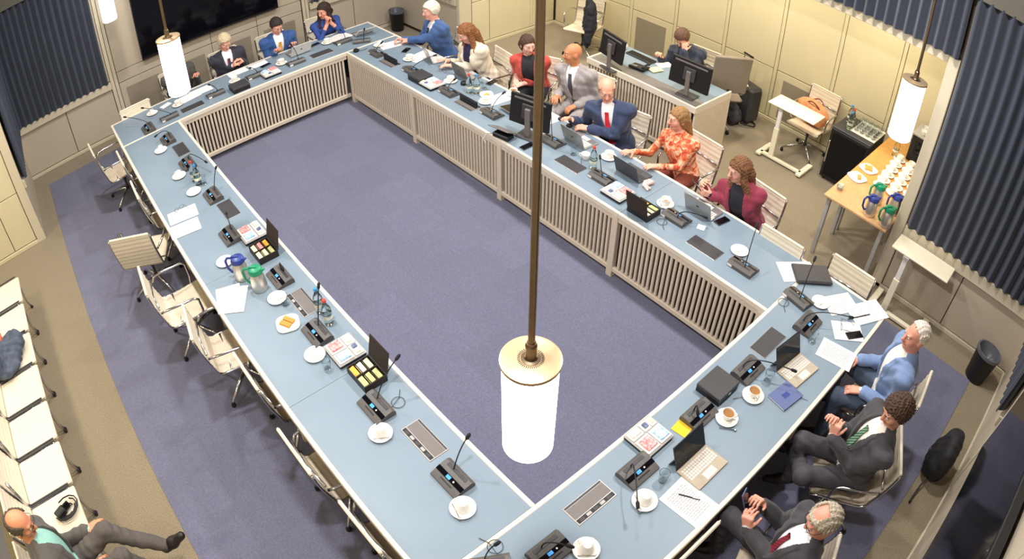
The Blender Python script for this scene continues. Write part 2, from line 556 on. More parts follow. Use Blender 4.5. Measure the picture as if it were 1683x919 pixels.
pendant('pendant lamp hanging by the buffet table and blue curtain', tz(1504, 131, ZL), pl0)
pendant('partly cut off pendant lamp at the top left by the curtain', tz(168, -26, ZL), pl0)
# ================================================================ the ring of tables
def slat_mesh():
    return MB().box(-.0135, .0135, -.012, .012, 0, .545, 'slat_cream', .004)
_slat = slat_mesh().build('slat')
SLAT_ME = _slat.data
bpy.data.objects.remove(_slat)
TABLES = []
def table_section(label, x0, x1, y0, y1, front, posts, ends=(), slats=True, edges=True):
    """front: 'x' = slatted face at x0/x1 looking to the opening; given as ('x', value, dir) or ('y', value, dir)"""
    t = thing('conference_table', label, 'table', (0, 0, 0))
    t.location = ((x0 + x1) / 2, (y0 + y1) / 2, 0)
    ox, oy = (x0 + x1) / 2, (y0 + y1) / 2
    def B(a0, a1, b0, b1, z0, z1, m, name, bev=.004, par=t):
        o = MB().box(a0 - ox, a1 - ox, b0 - oy, b1 - oy, z0, z1, m, bev).build(name, par)
        return o
    e = .032
    ax, val, d = front
    B(x0 + .002, x1 - .002, y0 + .002, y1 - .002, TH - .035, TH - .004, 'edge_cream', 'board')
    # blue linoleum inlay with cream edging
    if ax == 'x':
        B(x0 + e, x1 - e, y0 + .001, y1 - .001, TH - .006, TH, 'table_blue', 'tabletop', .001)
        B(x0, x0 + e, y0, y1, TH - .05, TH + .002, 'edge_cream', 'edge_strip')
        B(x1 - e, x1, y0, y1, TH - .05, TH + .002, 'edge_cream', 'edge_strip')
    else:
        B(x0 + e, x1 - e, y0 + e, y1 - e, TH - .006, TH, 'table_blue', 'tabletop', .001)
        for yy in (y0, y1 - e):
            B(x0, x1, yy, yy + e, TH - .05, TH + .002, 'edge_cream', 'edge_strip')
        for xx in (x0, x1 - e):
            B(xx, xx + e, y0 + e, y1 - e, TH - .05, TH + .002, 'edge_cream', 'edge_strip')
    # front screen
    lo, hi = posts[0], posts[-1]
    th0, th1 = sorted((val + d * .008, val + d * .04))
    def F(a0, a1, z0, z1, m, name, tt=None, bev=.004, par=t):
        b0, b1 = tt or (th0, th1)
        return B(b0, b1, a0, a1, z0, z1, m, name, bev, par) if ax == 'x' else B(a0, a1, b0, b1, z0, z1, m, name, bev, par)
    for p in posts[:1] + list(ends):
        a_ = max(p - .035, lo)
        F(a_, a_ + .07, 0, TH - .05, 'slat_cream', 'post', sorted((val + d * .002, val + d * .06)))
    F(lo, hi, TH - .10, TH - .05, 'slat_cream', 'top_rail')
    F(lo, hi, .075, .125, 'slat_cream', 'bottom_rail', sorted((val + d * .004, val + d * .042)))
    F(lo + (.0), hi, .09, TH - .06, 'dark_brown', 'shade_backing', sorted((val + d * .10, val + d * .115)), .002)  # added dark board, coloured as the shade seen through the slat gaps
    if slats:
        n = max(4, round((hi - lo - .07) / .0495))
        st = (hi - lo - .07) / n
        for i in range(n):
            a = lo + .035 + st * (i + .5)
            o = link('slat', SLAT_ME, t)
            if ax == 'x':
                o.location = (val + d * .024 - ox, a - oy, .115)
                o.rotation_euler = (0, 0, PI / 2)
            else:
                o.location = (a - ox, val + d * .024 - oy, .115)
    # rear legs
    back = (x1 if d > 0 else x0) if ax == 'x' else (y1 if d > 0 else y0)
    for p in (lo + .25, hi - .25):
        tt = sorted((back - d * .14, back - d * .09))
        F(p - .025, p + .025, 0, TH - .035, 'slat_cream', 'leg', tt)
    TABLES.append((x0, x1, y0, y1, t))
    return t
names = ['farthest section of the long table where the white-haired man sits, slatted front',
         'slatted long-table section with the big black monitor on its end',
         'slatted long-table section before the woman in orange floral blouse',
         'slatted long-table section nearest the buffet, mostly empty top']
for i in range(4):
    table_section(names[i], W, W + DS, -Q * (i + 1), -Q * i, ('x', W, 1), [-Q * (i + 1), -Q * i], ends=[-.036] if i == 0 else [])
names = ['left long-table section nearest the far end with bottles and papers edge',
         'left long-table section holding two sheets and an open tea box',
         'left long-table section holding the steel jugs and plate of biscuits',
         'left long-table section nearest the camera with two microphones']
for i in range(4):
    table_section(names[i], -DS, 0, -Q * (i + 1), -Q * i, ('x', 0, -1), [-Q * (i + 1), -Q * i], slats=False)
table_section('far end table under the wall screen with slatted front', -DS, W + DS, 0, DE, ('y', 0, 1), [0, W])
table_section('near end table where three men in suits sit', -DS, W + DS, -L - DE, -L, ('y', -L, -1), [0, W], slats=False)
# ================================================================ chairs
def sling_profile():
    # (y, z) of the seat-back sling seen from the side; +y is forward
    pts = []
    for i in range(10):                                   # seat from front edge to rear
        t = i / 9
        pts.append((.235 - .40 * t, .455 - .035 * math.sin(PI * t * .55) - .01 * t + (-.02 * (1 - t * 4) ** 2 if t < .25 else 0)))
    for i in range(1, 7):                                 # bend
        a = i / 6
        y0, z0 = pts[9]
        pts.append((y0 - .055 * math.sin(a * PI / 2), z0 + .055 * (1 - math.cos(a * PI / 2)) + .01 * a))
    y0, z0 = pts[-1]
    for i in range(1, 13):
        t = i / 12
        pts.append((y0 - .075 * t - .012 * math.sin(PI * t), z0 + .37 * t))
    return pts
PROF = sling_profile()
def sling(lo, hi, half, m, rib=.0045):
    pts = PROF[lo:hi]
    # resample finely with ribs
    L_ = [0]
    for a, b in zip(pts, pts[1:]):
        L_.append(L_[-1] + math.hypot(b[0] - a[0], b[1] - a[1]))
    n = int(L_[-1] / .0125)
    out = []
    for i in range(n + 1):
        d = L_[-1] * i / n
        k = max(j for j in range(len(L_) - 1) if L_[j] <= d + 1e-9)
        t = (d - L_[k]) / (L_[k + 1] - L_[k])
        a, b = pts[k], pts[k + 1]
        ty, tz_ = b[0] - a[0], b[1] - a[1]
        ln = math.hypot(ty, tz_)
        ny, nz = -tz_ / ln, ty / ln                        # normal
        if lo >= 0:
            w = rib * abs(math.sin(PI * d / .05))
        out.append((a[0] + ty * t, a[1] + tz_ * t, ny, nz, w))
    mb = MB()
    vs, fs = [], []
    for y, z, ny, nz, w in out:
        for s_ in (1, -1):
            o = (.006 + w) * s_
            for x in (-half, half):
                vs.append((x, y + ny * o, z + nz * o))
    for i in range(n):
        a, b = 4 * i, 4 * i + 4
        fs += [(a, a + 1, b + 1, b), (a + 2, b + 2, b + 3, a + 3), (a, b, b + 2, a + 2), (a + 1, a + 3, b + 3, b + 1)]
    fs += [(0, 2, 3, 1), (4 * n, 4 * n + 1, 4 * n + 3, 4 * n + 2)]
    return mb.add(vs, fs, m)
def make_conf_chair():
    t = thing('conference_chair', 'x', 'chair')
    hw = .215
    sling(0, 15, hw, 'chair_seat').build('seat', t, smooth=50)
    bk = sling(14, len(PROF), hw, 'chair_white').build('backrest', t, smooth=50)
    yb, zb = PROF[-1]
    MB().box(-hw, hw, yb - .012, yb + .012, zb - .006, zb + .016, 'chair_white', .008).build('top_roll', bk)
    for s_ in (-1, 1):
        x = s_ * (hw + .009)
        MB().tube([(x, y, z) for y, z in PROF[::2] + PROF[-1:]], .0095, 'chrome', 6).build('side_frame', t, smooth=True)
        MB().tube([(x, .10, .44), (x * 1.16, .115, .50), (x * 1.2, .11, .63), (x * 1.2, .07, .655), (x * 1.19, -.12, .655), (x * 1.14, -.20, .65), (x * 1.0, -.235, .62)], .011, 'chrome', 7).build('armrest', t, smooth=True)
    MB().tube([(-hw, -.10, .415), (0, -.09, .405), (hw, -.10, .415)], .013, 'chrome', 6).build('stretcher', t, smooth=True)
    MB().tube([(-hw, -.24, .66), (0, -.262, .66), (hw, -.24, .66)], .009, 'chrome', 6).build('stretcher', t, smooth=True)
    MB().lathe([(.014, .12), (.014, .26), (.022, .265), (.022, .36), (.05, .38), (.05, .405)], 'dark_grey', n=14).build('column', t, smooth=40)
    for k in range(4):
        a = PI / 4 + k * PI / 2
        c, s_ = math.cos(a), math.sin(a)
        lg = MB().tube([(0, 0, .15), (c * .12, s_ * .12, .125), (c * .30, s_ * .30, .055)], [.02, .017, .011], 'chrome', 7).build('leg', t, smooth=True)
        MB().lathe([(.014, 0), (.02, .01), (.02, .035), (.01, .055)], 'black', c=(c * .30, s_ * .30, 0), n=10).build('glide', lg, smooth=40)
    return t
CHAIR = make_conf_chair()
chair_used = False
CG = 'white ribbed conference chairs'
def chair(x, y, face, label):
    """face: compass of the sitter in degrees, 0 = +x, 90 = +y"""
    global chair_used
    rz = math.radians(face - 90)
    if not chair_used:
        chair_used = True
        CHAIR.location = (x, y, 0.0)
        CHAIR.rotation_euler = (0, 0, rz)
        CHAIR['label'] = label
        CHAIR['group'] = CG
        return CHAIR
    return dup(CHAIR, (x, y, 0.0), rz, label, CG)
BO = .285                                                 # backrest behind seat centre
chair(-.88, .14, 2, 'white ribbed chair pulled out at the far left corner of the ring')
chair(-.60, -.45, 0, 'white chair tucked under left table beside the farthest bottles')
chair(-.62, -1.30, -2, 'white chair tucked in before the two loose sheets with glasses')
chair(-1.05, -1.80, 62, 'white chair turned with its back to the camera beside left table')
chair(-.95, -2.80, -6, 'white chair with arms pulled out beside the sheets on left table')
chair(-.78, -3.57, -10, 'white chair half pushed in beside the plate of biscuits')
chair(-.60, -4.26, 0, 'white chair tucked in opposite the open black tea box')
chair(-.64, -5.05, 0, 'white chair tucked in, second from camera on left table side')
chair(-.60, -5.73, 0, 'white chair tucked in, nearest the camera on left table side')
chair(2.86, -5.86, 180, 'empty white chair tucked in by the gooseneck microphone near the buffet')
chair(3.04, -6.52, 180, 'empty white chair behind the black laptop sleeve')
chair(-.41, .53, -90, 'empty white chair tucked in at the far left end of the far table')
chair(.42, -6.76, 90, 'empty white chair tucked under the near table at bottom edge')

# row of linked visitor chairs along the left
def make_row_chair():
    t = thing('visitor_chair', 'x', 'chair')
    hw = .226
    st = MB().box(-hw, hw, -.22, .24, .425, .455, 'chair_white', .012).build('seat', t)
    MB().box(-hw + .01, hw - .01, .2, .235, .40, .428, 'chair_seat', .01).build('seat_lip', st)
    sl = sling(14, len(PROF), hw, 'chair_white')
    sl.build('backrest', t, smooth=50)
    for s_ in (-1, 1):
        x = s_ * (hw + .010)
        MB().tube([(x, -.23, .80), (x, -.225, .50), (x, -.20, .43), (x, .16, .43), (x, .20, .40), (x, .19, .10), (x, .215, .015)], .011, 'chrome', 7).build('front_leg', t, smooth=True)
        MB().tube([(x, -.15, .42), (x, -.26, .012)], .010, 'chrome', 7).build('rear_leg', t, smooth=True)
        MB().tube([(x, -.30, .80), (x, -.235, .50), (x, -.19, .462), (x, .20, .462)], .008, 'dark_grey', 6).build('side_strip', t, smooth=True)
        MB().lathe([(.016, 0), (.018, .02), (.012, .03)], 'black', c=(x, .215, 0), n=8).build('glide', t)
    return t
rc = make_row_chair()
RY = [-1.22, -1.73, -2.23, -2.73, -3.23, -3.73, -4.22, -4.74]
RL = ['cream visitor chair at the far end of the left wall row',
      'cream visitor chair beside the one holding the dark coat, nearer the far end',
      'cream visitor chair with a dark coat and orange lining on it',
      'cream visitor chair next to the dark coat, towards the camera',
      'cream empty visitor chair in the middle of the left wall row',
      'cream empty visitor chair beside the chair with the black camera bag',
      'cream visitor chair with black straps and headset lying on it',
      'cream visitor chair under the bald man in grey suit']
for i, (y, l) in enumerate(zip(RY, RL)):
    if i == 0:
        rc.location = (-2.78, y, 0)
        rc.rotation_euler = (0, 0, -PI / 2)
        rc['label'] = l
        rc['group'] = 'visitor chairs along the left wall'
    else:
        dup(rc, (-2.78, y, 0), -PI / 2, l, 'visitor chairs along the left wall')
# ================================================================ things on the tables
CACHE = {}
def cached(key, fn):
    """mesh data shared by alike pieces"""
    if key not in CACHE:
        o = fn().build(key, smooth=35)
        CACHE[key] = o.data
        bpy.data.objects.remove(o)
    return CACHE[key]
def rz_of(face):
    return math.radians(face - 90)
def loc_of(world_pt, root):
    """world point -> local frame of an unscaled root placed with a z rotation"""
    p = Vector([float(a) for a in world_pt]) - Vector(root.location)
    return Matrix.Rotation(-root.rotation_euler[2], 3, 'Z') @ p
def curve(a, b, c, n=10):
    a, b, c = Vector(a), Vector(b), Vector(c)
    return [a * (1 - t) ** 2 + b * 2 * t * (1 - t) + c * t * t for t in [i / n for i in range(n + 1)]]

# ---- in-table power flaps (parts of their table)
def flap(u, v, along, open_=False, dark=False):
    p = tz(u, v, TH)
    tb = [t for t in TABLES if t[0] <= p[0] <= t[1] and t[2] <= p[1] <= t[3]][0][4]
    def fr():
        mb = MB().box(-.155, .155, -.074, .074, -.02, .003, 'silver', .002)
        return mb
    def ins():
        mb = MB().box(-.147, .147, -.03, .052, -.01, .0045, 'mid_grey', .001)
        mb.box(-.147, .147, -.066, -.036, -.01, .0036, 'black')
        mb.box(-.147, .147, .055, .068, -.01, .0036, 'dark_grey')
        for i in range(5):
            mb.box(-.13 + i * .055, -.095 + i * .055, -.061, -.042, -.01, .005, 'light_grey' if i % 2 else 'dark_grey')
        return mb
    o = link('power_flap', cached('flap_frame', fr), tb)
    o.location = (p[0] - tb.location[0], p[1] - tb.location[1], TH + .001)
    o.rotation_euler = (0, 0, {'y': -PI / 2, 'x': 0, 'X': PI, 'Y': PI / 2}[along])
    link('flap_insert', cached('flap_insert', ins), o)
    if dark:
        link('flap_cover', cached('flap_cover', lambda: MB().box(-.15, .15, -.069, .069, .003, .0062, 'dark_grey', .001)), o)
    if open_:
        MB().box(-.14, .14, -.03, .0, .0, .075, 'black', .003).build('flap_lid', o)
    return o
for a in ((697, 723, 'y'), (497, 497, 'y'), (375, 344, 'y', False, True), (297, 246, 'y', False, True)):
    flap(*a)
for a in ((316, 176, 'X', False, True), (528, 88, 'X', False, True)):
    flap(*a)
for a in ((640, 103, 'Y', True), (768, 172, 'Y', True), (937, 270, 'Y', False, True), (1158, 407, 'Y', False, True)):
    flap(*a)
for a in ((1262, 563, 'x', False, True), (969, 826, 'x')):
    flap(*a)

# ---- microphone units
def mic(u, v, face, where, tip=None, tipz=.30, plate=False, cable=False):
    p = tz(u, v, TH + .03)
    t = thing('microphone_unit', 'grey gooseneck microphone unit ' + where, 'microphone', (p[0], p[1], TH + .002), rz_of(face), 'gooseneck microphone units')
    def body():
        prof = [(-.078, 0), (-.078, .014), (-.068, .018), (.02, .047), (.055, .05), (.078, .03), (.078, 0)]
        n = len(prof)
        vs = [(x, y, z) for x in (-.117, .117) for y, z in prof]
        fs = [tuple(range(n)), tuple(range(2 * n - 1, n - 1, -1))] + [(i, n + i, n + (i + 1) % n, (i + 1) % n) for i in range(n)]
        return MB().add(vs, [f[::-1] for f in fs], 'mic_grey')
    sl = math.atan2(.029, .088)
    def on_slope(mb, st, y, dz=.0008):
        mb.xform(Matrix.Translation((0, y, .018 + (y + .068) * math.tan(sl) + dz)) @ Matrix.Rotation(sl, 4, 'X'), st)
        return mb
    b = link('body', cached('mic_body', body), t)
    link('control_strip', cached('mic_strip', lambda: on_slope(MB().box(-.117, .117, -.016, .016, 0, .0015, 'black_gloss'), 0, -.018)), b)
    link('display', cached('mic_lcd', lambda: on_slope(MB().box(-.03, .005, -.011, .011, .0015, .003, 'screen_blue'), 0, -.018)), b)
    link('button', cached('mic_btn', lambda: on_slope(MB().lathe([(.006, 0), (.006, .004), (0, .005)], 'white_plastic', c=(.035, 0, 0), n=10), 0, -.018)), b)
    link('card_slot', cached('mic_slot', lambda: on_slope(MB().box(-.05, .05, -.004, .004, 0, .0012, 'black'), 0, -.05)), b)
    link('speaker_grille', cached('mic_gr', lambda: MB().box(-.085, .085, .026, .052, .0485, .051, 'dark_grey', .001)), b)
    if plate:
        MB().box(.07, .115, .0775, .0795, .004, .026, 'white_plastic', .0008).build('label_plate', t)
    base = Vector((-.03, .036, .05))
    if tip:
        e = loc_of(tz(tip[0], tip[1], TH + tipz), t)
        e.z = tipz
    else:
        e = Vector((-.08, -.10, .16))
    mid = Vector((base.x + (e.x - base.x) * .3, base.y + (e.y - base.y) * .3 + .02, max(e.z * .75, .12)))
    if not tip or tipz < .16:
        mid = Vector((base.x, base.y, e.z + .06))
    c = curve(base, mid, e)
    MB().tube(c, .0042, 'black', 6).build('gooseneck', t, smooth=True)
    d = (c[-1] - c[-2]).normalized()
    MB().tube([c[-1] - d * .005, c[-1] + d * .006, c[-1] + d * .035, c[-1] + d * .045], [.005, .0115, .0115, .007], 'black_matte', 9).build('microphone_head', t, smooth=True)
    if cable:
        MB().tube([(.05, .078, .008), (.055, .095, .005)] + [(.05 + .045 * math.sin(a), .14 - .045 * math.cos(a), .004 + .0004 * a) for a in [i * .45 for i in range(15)]] + [(.02, .17, .004), (-.03, .21, .004)], .0022, 'dark_grey', 5).build('cable', t, smooth=True)
    return t
# left table, near to far
mic(743, 785, 0, 'nearest the camera on the left table', (766, 722))
mic(617, 668, 0, 'beside the open black tea box on left table', (650, 592), cable=True)
mic(520, 546, 0, 'beside the plate of biscuits and two water bottles', (523, 475))
mic(459, 454, 0, 'behind the green-lidded steel jug', (462, 438), .12)
mic(377, 386, 0, 'beside the tea tray and sheets on left table', (372, 352), .12)
mic(349, 320, 0, 'beside the saucer with yellow sachet on left table', (354, 278))
mic(307, 268, 0, 'by the farthest red-capped bottle on left table', (336, 265), .12)
mic(275, 228, 0, 'second from the far left corner on left table', (258, 222), .10)
# far table
mic(243, 210, 0, 'turned aside at the far left corner of the ring', (207, 193), .16)
mic(277, 190, -90, 'on far table before the empty white chair', (236, 178), .18, True)
mic(353, 152, -90, 'on far table behind the slender pendant lamp', (345, 140), .2, True)
mic(418, 122, -90, 'on far table before the man in dark suit', (412, 112), .2, True)
mic(485, 100, -90, 'on far table before the white tablet', (479, 75), .26, True)
mic(562, 66, -90, 'on far table before the woman in blue', (560, 50), .22, True)
mic(594, 65, -120, 'at the far right corner of the far table', (598, 50), .2)
# right table
mic(620, 86, 180, 'on long table before the white-haired man in blue', (625, 72), .16, True)
mic(677, 114, 180, 'on long table before the woman in cream jacket', (712, 92), .2, True)
mic(738, 149, 180, 'on long table behind the steel-grey laptop and red-capped bottle', (745, 132), .2, True)
mic(808, 184, 180, 'on long table beside the big black monitor', (825, 155), .22, True)
mic(908, 230, 180, 'on long table behind the brass rod, before navy-suited man', (905, 150), .34, True)
mic(990, 290, 180, 'on long table before the woman in orange floral blouse', (986, 262), .18, True)
mic(1112, 355, 180, 'on long table before the woman in burgundy jacket', (1155, 356), .10, True, True)
mic(1222, 436, 180, 'on the empty stretch of long table near buffet', (1243, 374), .34, True)
# near table
mic(1313, 488, 172, 'beside the black laptop sleeve', (1337, 430), .34, True, True)
mic(1328, 531, 90, 'amid the loose papers on near table', (1395, 521), .14)
mic(1230, 607, 90, 'between the black box and the far laptop on near table', (1300, 608), .14)
mic(1150, 680, 90, 'by the yellow note with lit blue display', (1146, 674), .10)
mic(1048, 772, 90, 'left of the nearest open laptop', (1047, 825), .14)
mic(903, 905, 90, 'cut off at the bottom edge beside a coffee cup', (931, 897), .12)
mic(806, 934, 60, 'cut off at the bottom edge of the picture, leftmost', (812, 897), .18, False, True)

# ---- crockery
def saucer_mesh():
    return MB().lathe([(0, .0), (.045, 0), (.05, .004), (.078, .014), (.079, .0165), (.05, .0075), (.04, .006), (0, .006)], 'porcelain', n=32, caps=False)
def cup_mesh():
    return MB().lathe([(0, .0), (.024, 0), (.026, .004), (.039, .026), (.045, .058), (.042, .058), (.036, .027), (.023, .008), (0, .007)], 'porcelain', n=28, caps=False)
def cup_handle():
    return MB().tube([(.041, 0, .049), (.061, 0, .050), (.065, 0, .034), (.054, 0, .019), (.037, 0, .02)], .004, 'porcelain', 7)
def spoon_mesh():
    mb = MB().tube([(-.055, 0, .004), (.0, 0, .007), (.045, 0, .005)], [.0035, .002, .0028], 'chrome', 6)
    mb.lathe([(0, 0), (.009, .001), (.011, .003)], 'chrome', c=(-.064, 0, .002), n=10, caps=False)
    return mb
def spoon(p, rz, where):
    return tag(link('teaspoon', cached('teaspoon', spoon_mesh), None, p, rz), 'small steel teaspoon ' + where, 'spoon', 'teaspoons')
def cup(u, v, where, kind='down', sp=True, rz=.6, extra=None):
    p = tz(u, v, TH + .012)
    s_ = link('saucer', cached('saucer', saucer_mesh), None, (p[0], p[1], TH + .002))
    tag(s_, 'white saucer ' + where, 'saucer', 'white saucers')
    if kind != 'none':
        c = link('coffee_cup', cached('coffee_cup', cup_mesh), None, (p[0] + .004, p[1], TH + .009), rz)
        link('handle', cached('cup_handle', cup_handle), c)
        if kind == 'down':
            c.rotation_euler = (PI, 0, rz)
            c.location[2] = TH + .0115 + .058
            tag(c, 'upturned white coffee cup ' + where, 'cup', 'white coffee cups')
        else:
            tag(c, 'white cup ' + ('of coffee ' if kind == 'full' else '') + where, 'cup', 'white coffee cups')
            link('coffee' if kind == 'full' else 'dregs', cached('coffee' + kind, lambda: MB().lathe([(0, .044 if kind == 'full' else .02), (.041 if kind == 'full' else .032, .0445 if kind == 'full' else .0205)], 'coffee', n=24, caps=False)), c)
    else:
        mb = MB().box(-.022, .02, -.012, .01, 0, .006, 'paper', .001)
        mb.box(-.01, .026, .004, .02, .004, .009, 'pack_white', .001)
        tag(mb.build('sugar_sachet', None, (p[0] - .005, p[1], TH + .0085), rz), 'used sachets lying on saucer ' + where, 'sachet')
    if sp:
        spoon((p[0] + .045 * math.cos(rz + 2.2), p[1] + .045 * math.sin(rz + 2.2), TH + .0125), rz + .7, where)
CUPS = [
    (760, 835, 'nearest the camera on left table', 'down'), (625, 712, 'second from camera on left table', 'down'),
    (517, 583, 'beside the tea tray on left table', 'none'), (455, 490, 'beside the socket flap on left table', 'none'),
    (369, 430, 'behind the blue-lidded jug', 'none'), (318, 315, 'with yellow sachet on left table', 'none'),
    (294, 289, 'by the water bottles on left table', 'down'), (264, 247, 'second from the far left corner', 'down'),
    (250, 186, 'on far table by the empty chair', 'down'), (292, 172, 'on far table beside the papers', 'up'),
    (385, 133, 'behind the closed black box on far table', 'up'), (462, 104, 'on far table before the blue-suited man', 'up'),
    (537, 70, 'on far table before the woman in blue', 'up'), (623, 74, 'on long table before the white-haired man', 'down'),
    (672, 97, 'on long table before the woman in cream', 'up'), (740, 133, 'on long table by the tea tray', 'up'),
    (798, 167, 'on long table beside the black monitor', 'up'), (843, 154, 'on long table edge beside the silver laptop', 'full'),
    (1000, 258, 'on long table behind the dark laptop', 'up'), (1093, 335, 'on long table before the burgundy jacket', 'up'),
    (1215, 412, 'on the empty stretch of long table', 'none'), (1348, 497, 'amid the papers on near table', 'none'),
    (1237, 650, 'beside the blue notebook', 'full'), (1194, 687, 'beside the nearest open laptop, spoon beside it', 'full'),
    (1059, 823, 'under the drooping microphone on near table', 'down'), (963, 903, 'cut off at bottom edge of near table', 'down')]
for i, (u, v, w, k) in enumerate(CUPS):
    cup(u, v, w, k, sp=(v > 330 and k != 'none' and i != 23 and i != 22), rz=.6 + i * 1.3)
for (u, v, rz, w) in ((1192, 706, 2.2, 'beside saucer near the open laptop'), (1213, 655, 2.6, 'by the cup next to the blue notebook')):
    p = tz(u, v, TH)
    spoon((p[0], p[1], TH + .002), rz, w)
# small cup beside the navy suit
p = tz(962, 257, TH + .03)
c = tag(link('coffee_cup', cached('coffee_cup', cup_mesh), None, (p[0], p[1], TH + .002), 2.0), 'white cup without saucer beside the red-capped bottle', 'cup', 'white coffee cups')
link('handle', cached('cup_handle', cup_handle), c)
spoon((p[0] - .07, p[1] - .01, TH + .003), .8, 'leaning by the cup at the red-capped bottle')

# ---- glasses and bottles
def tumbler_mesh():
    return MB().lathe([(0, 0), (.026, 0), (.034, .09), (.0315, .09), (.024, .008), (0, .008)], 'glass', n=20, caps=False)
def tumbler(p, label, group='drinking glasses'):
    return tag(link('drinking_glass', cached('tumbler', tumbler_mesh), None, p), label, 'glass', group)
for u, v, w in ((538, 606, 'clear glass below the tea tray on left table'), (469, 500, 'clear glass beside the socket flap saucer'),
                (335, 302, 'clear glass beside bottles at far left'), (796, 146, 'clear glass before the woman in red jacket'),
                (789, 137, 'clear glass beside the blue-capped bottle behind'), (942, 254, 'clear glass beside the silver laptop'),
                (1333, 560, 'clear glass beside the papers on near table'), (1260, 626, 'clear glass beside the black box on near table'),
                (1088, 790, 'clear glass beside the pen and paper')):
    p = tz(u, v, TH)
    tumbler((p[0], p[1], TH + .002), w)
def bottle(p, cap, label, h=.235):
    t = thing('water_bottle', label, 'bottle', p, 0, 'water bottles')
    link('body', cached('bottle_body', lambda: MB().lathe([(0, .0), (.034, 0), (.037, .006), (.037, .12), (.034, .15), (.018, .19), (.0135, .20), (.0135, .222)], 'glass', n=22, caps=False)), t)
    link('water', cached('bottle_water', lambda: MB().lathe([(0, .006), (.033, .006), (.034, .05), (.034, .1), (0, .1)], 'water_glass', n=20, caps=False)), t)
    link('cap', cached('cap' + cap, lambda: MB().lathe([(.0155, .213), (.0155, .232), (.013, .235), (0, .235)], cap, n=16, caps=False)), t)
    link('label_band', cached('bottle_band', lambda: MB().lathe([(.0374, .06), (.0374, .09)], 'pack_white', n=22, caps=False)), t)
    return t
for u, v, cap, w in ((541, 531, 'red', 'clear water bottle with red cap beside the microphone and biscuits'),
                     (527, 512, 'blue_cap', 'clear water bottle with blue cap behind the red-capped one'),
                     (327, 303, 'blue_cap', 'clear bottle with blue cap at the far part of left table'),
                     (321, 297, 'red', 'clear bottle with red cap at the far part of left table'),
                     (771, 152, 'red', 'clear bottle with red cap before the woman in red jacket'),
                     (783, 153, 'blue_cap', 'short clear bottle before the woman in red jacket'),
                     (974, 276, 'red', 'clear bottle with red cap before the orange floral blouse')):
    p = tz(u, v, TH)
    bottle((p[0], p[1], TH + .002), cap, w)

# ---- steel jugs
def jug(p, lid, rz, label):
    t = thing('thermos_jug', label, 'jug', p, rz, 'steel thermos jugs')
    link('body', cached('jug_body', lambda: MB().lathe([(0, 0), (.062, 0), (.066, .006), (.066, .05), (.060, .12), (.048, .165), (.044, .172)], 'steel', n=28, caps=False)), t)
    def lidm():
        mb = MB().lathe([(.050, .166), (.060, .170), (.061, .188), (.052, .210), (.03, .218), (0, .219)], lid, n=24, caps=False)
        mb.add([(.03, -.024, .205), (.03, .024, .205), (.092, 0, .206), (.05, -.024, .172), (.05, .024, .172)], [(0, 2, 1), (0, 3, 2), (1, 2, 4), (3, 4, 2)], lid)
        return mb
    l = link('lid', cached('jug_lid' + lid, lidm), t)
    link('lever', cached('jug_lever' + lid, lambda: MB().box(-.05, .015, -.011, .011, .216, .228, lid, .004)), l)
    link('handle', cached('jug_handle' + lid, lambda: MB().tube([(-.05, 0, .205), (-.09, 0, .205), (-.112, 0, .175), (-.108, 0, .10), (-.08, 0, .06), (-.062, 0, .06)], .011, lid, 8)), t)
    return t
for u, v, lid, rz, w in ((428, 474, 'green_plastic', -.7, 'steel thermos jug with green lid on left table'),
                         (399, 456, 'navy_plastic', -.7, 'steel thermos jug with blue lid on left table')):
    p = tz(u, v, TH)
    jug((p[0], p[1], TH + .002), lid, rz, w)

# ---- tea boxes, trays
def tea_box(u, v, face, label, packs):
    p = tz(u, v, TH + .05)
    t = thing('tea_box', label, 'tea box', (p[0], p[1], TH + .002), rz_of(face))
    mb = MB().box(-.115, .115, -.09, .09, 0, .008, 'black')
    for x0, x1, y0, y1 in ((-.115, .115, -.09, -.083), (-.115, .115, .083, .09), (-.115, -.108, -.083, .083), (.108, .115, -.083, .083), (-.108, .108, -.028, -.024), (-.108, .108, .026, .030), (-.003, .003, -.083, .083)):
        mb.box(x0, x1, y0, y1, .008, .062, 'dark_brown' if abs(x1 - x0) < .05 or abs(y1 - y0) < .005 else 'black')
    mb.build('box', t)
    k = 0
    for cx_ in (-.056, .056):
        for cy_ in (-.055, .001, .057):
            a = .2 * ((k % 3) - 1)
            m_ = packs[k % len(packs)]
            g = MB().box(-.045, .045, -.022, .022, 0, .045, m_, .003)
            g.xform(Matrix.Rotation(.25, 4, 'X'))
            g.build('tea_packet_stack', t, (cx_, cy_, .012), 0)
            k += 1
    MB().box(-.115, .115, -.004, .004, 0, .185, 'dark_brown', .002).xform(Matrix.Translation((0, .094, .06)) @ Matrix.Rotation(-.22, 4, 'X')).build('lid', t)
    return t
tea_box(602, 612, 0, 'open black tea box with green and orange packets on left table', ['tea_orange', 'pack_white', 'tea_yellow', 'tea_green', 'tea_green', 'tea_green'])
tea_box(432, 410, 0, 'open black tea box beside the steel jugs', ['tea_yellow', 'pack_red', 'tea_orange', 'tea_yellow', 'tea_yellow', 'tea_green'])
tea_box(1058, 342, 180, 'open black tea box with lid towards camera on long table', ['tea_green', 'tea_yellow', 'pack_white', 'tea_orange', 'tea_yellow', 'tea_green'])
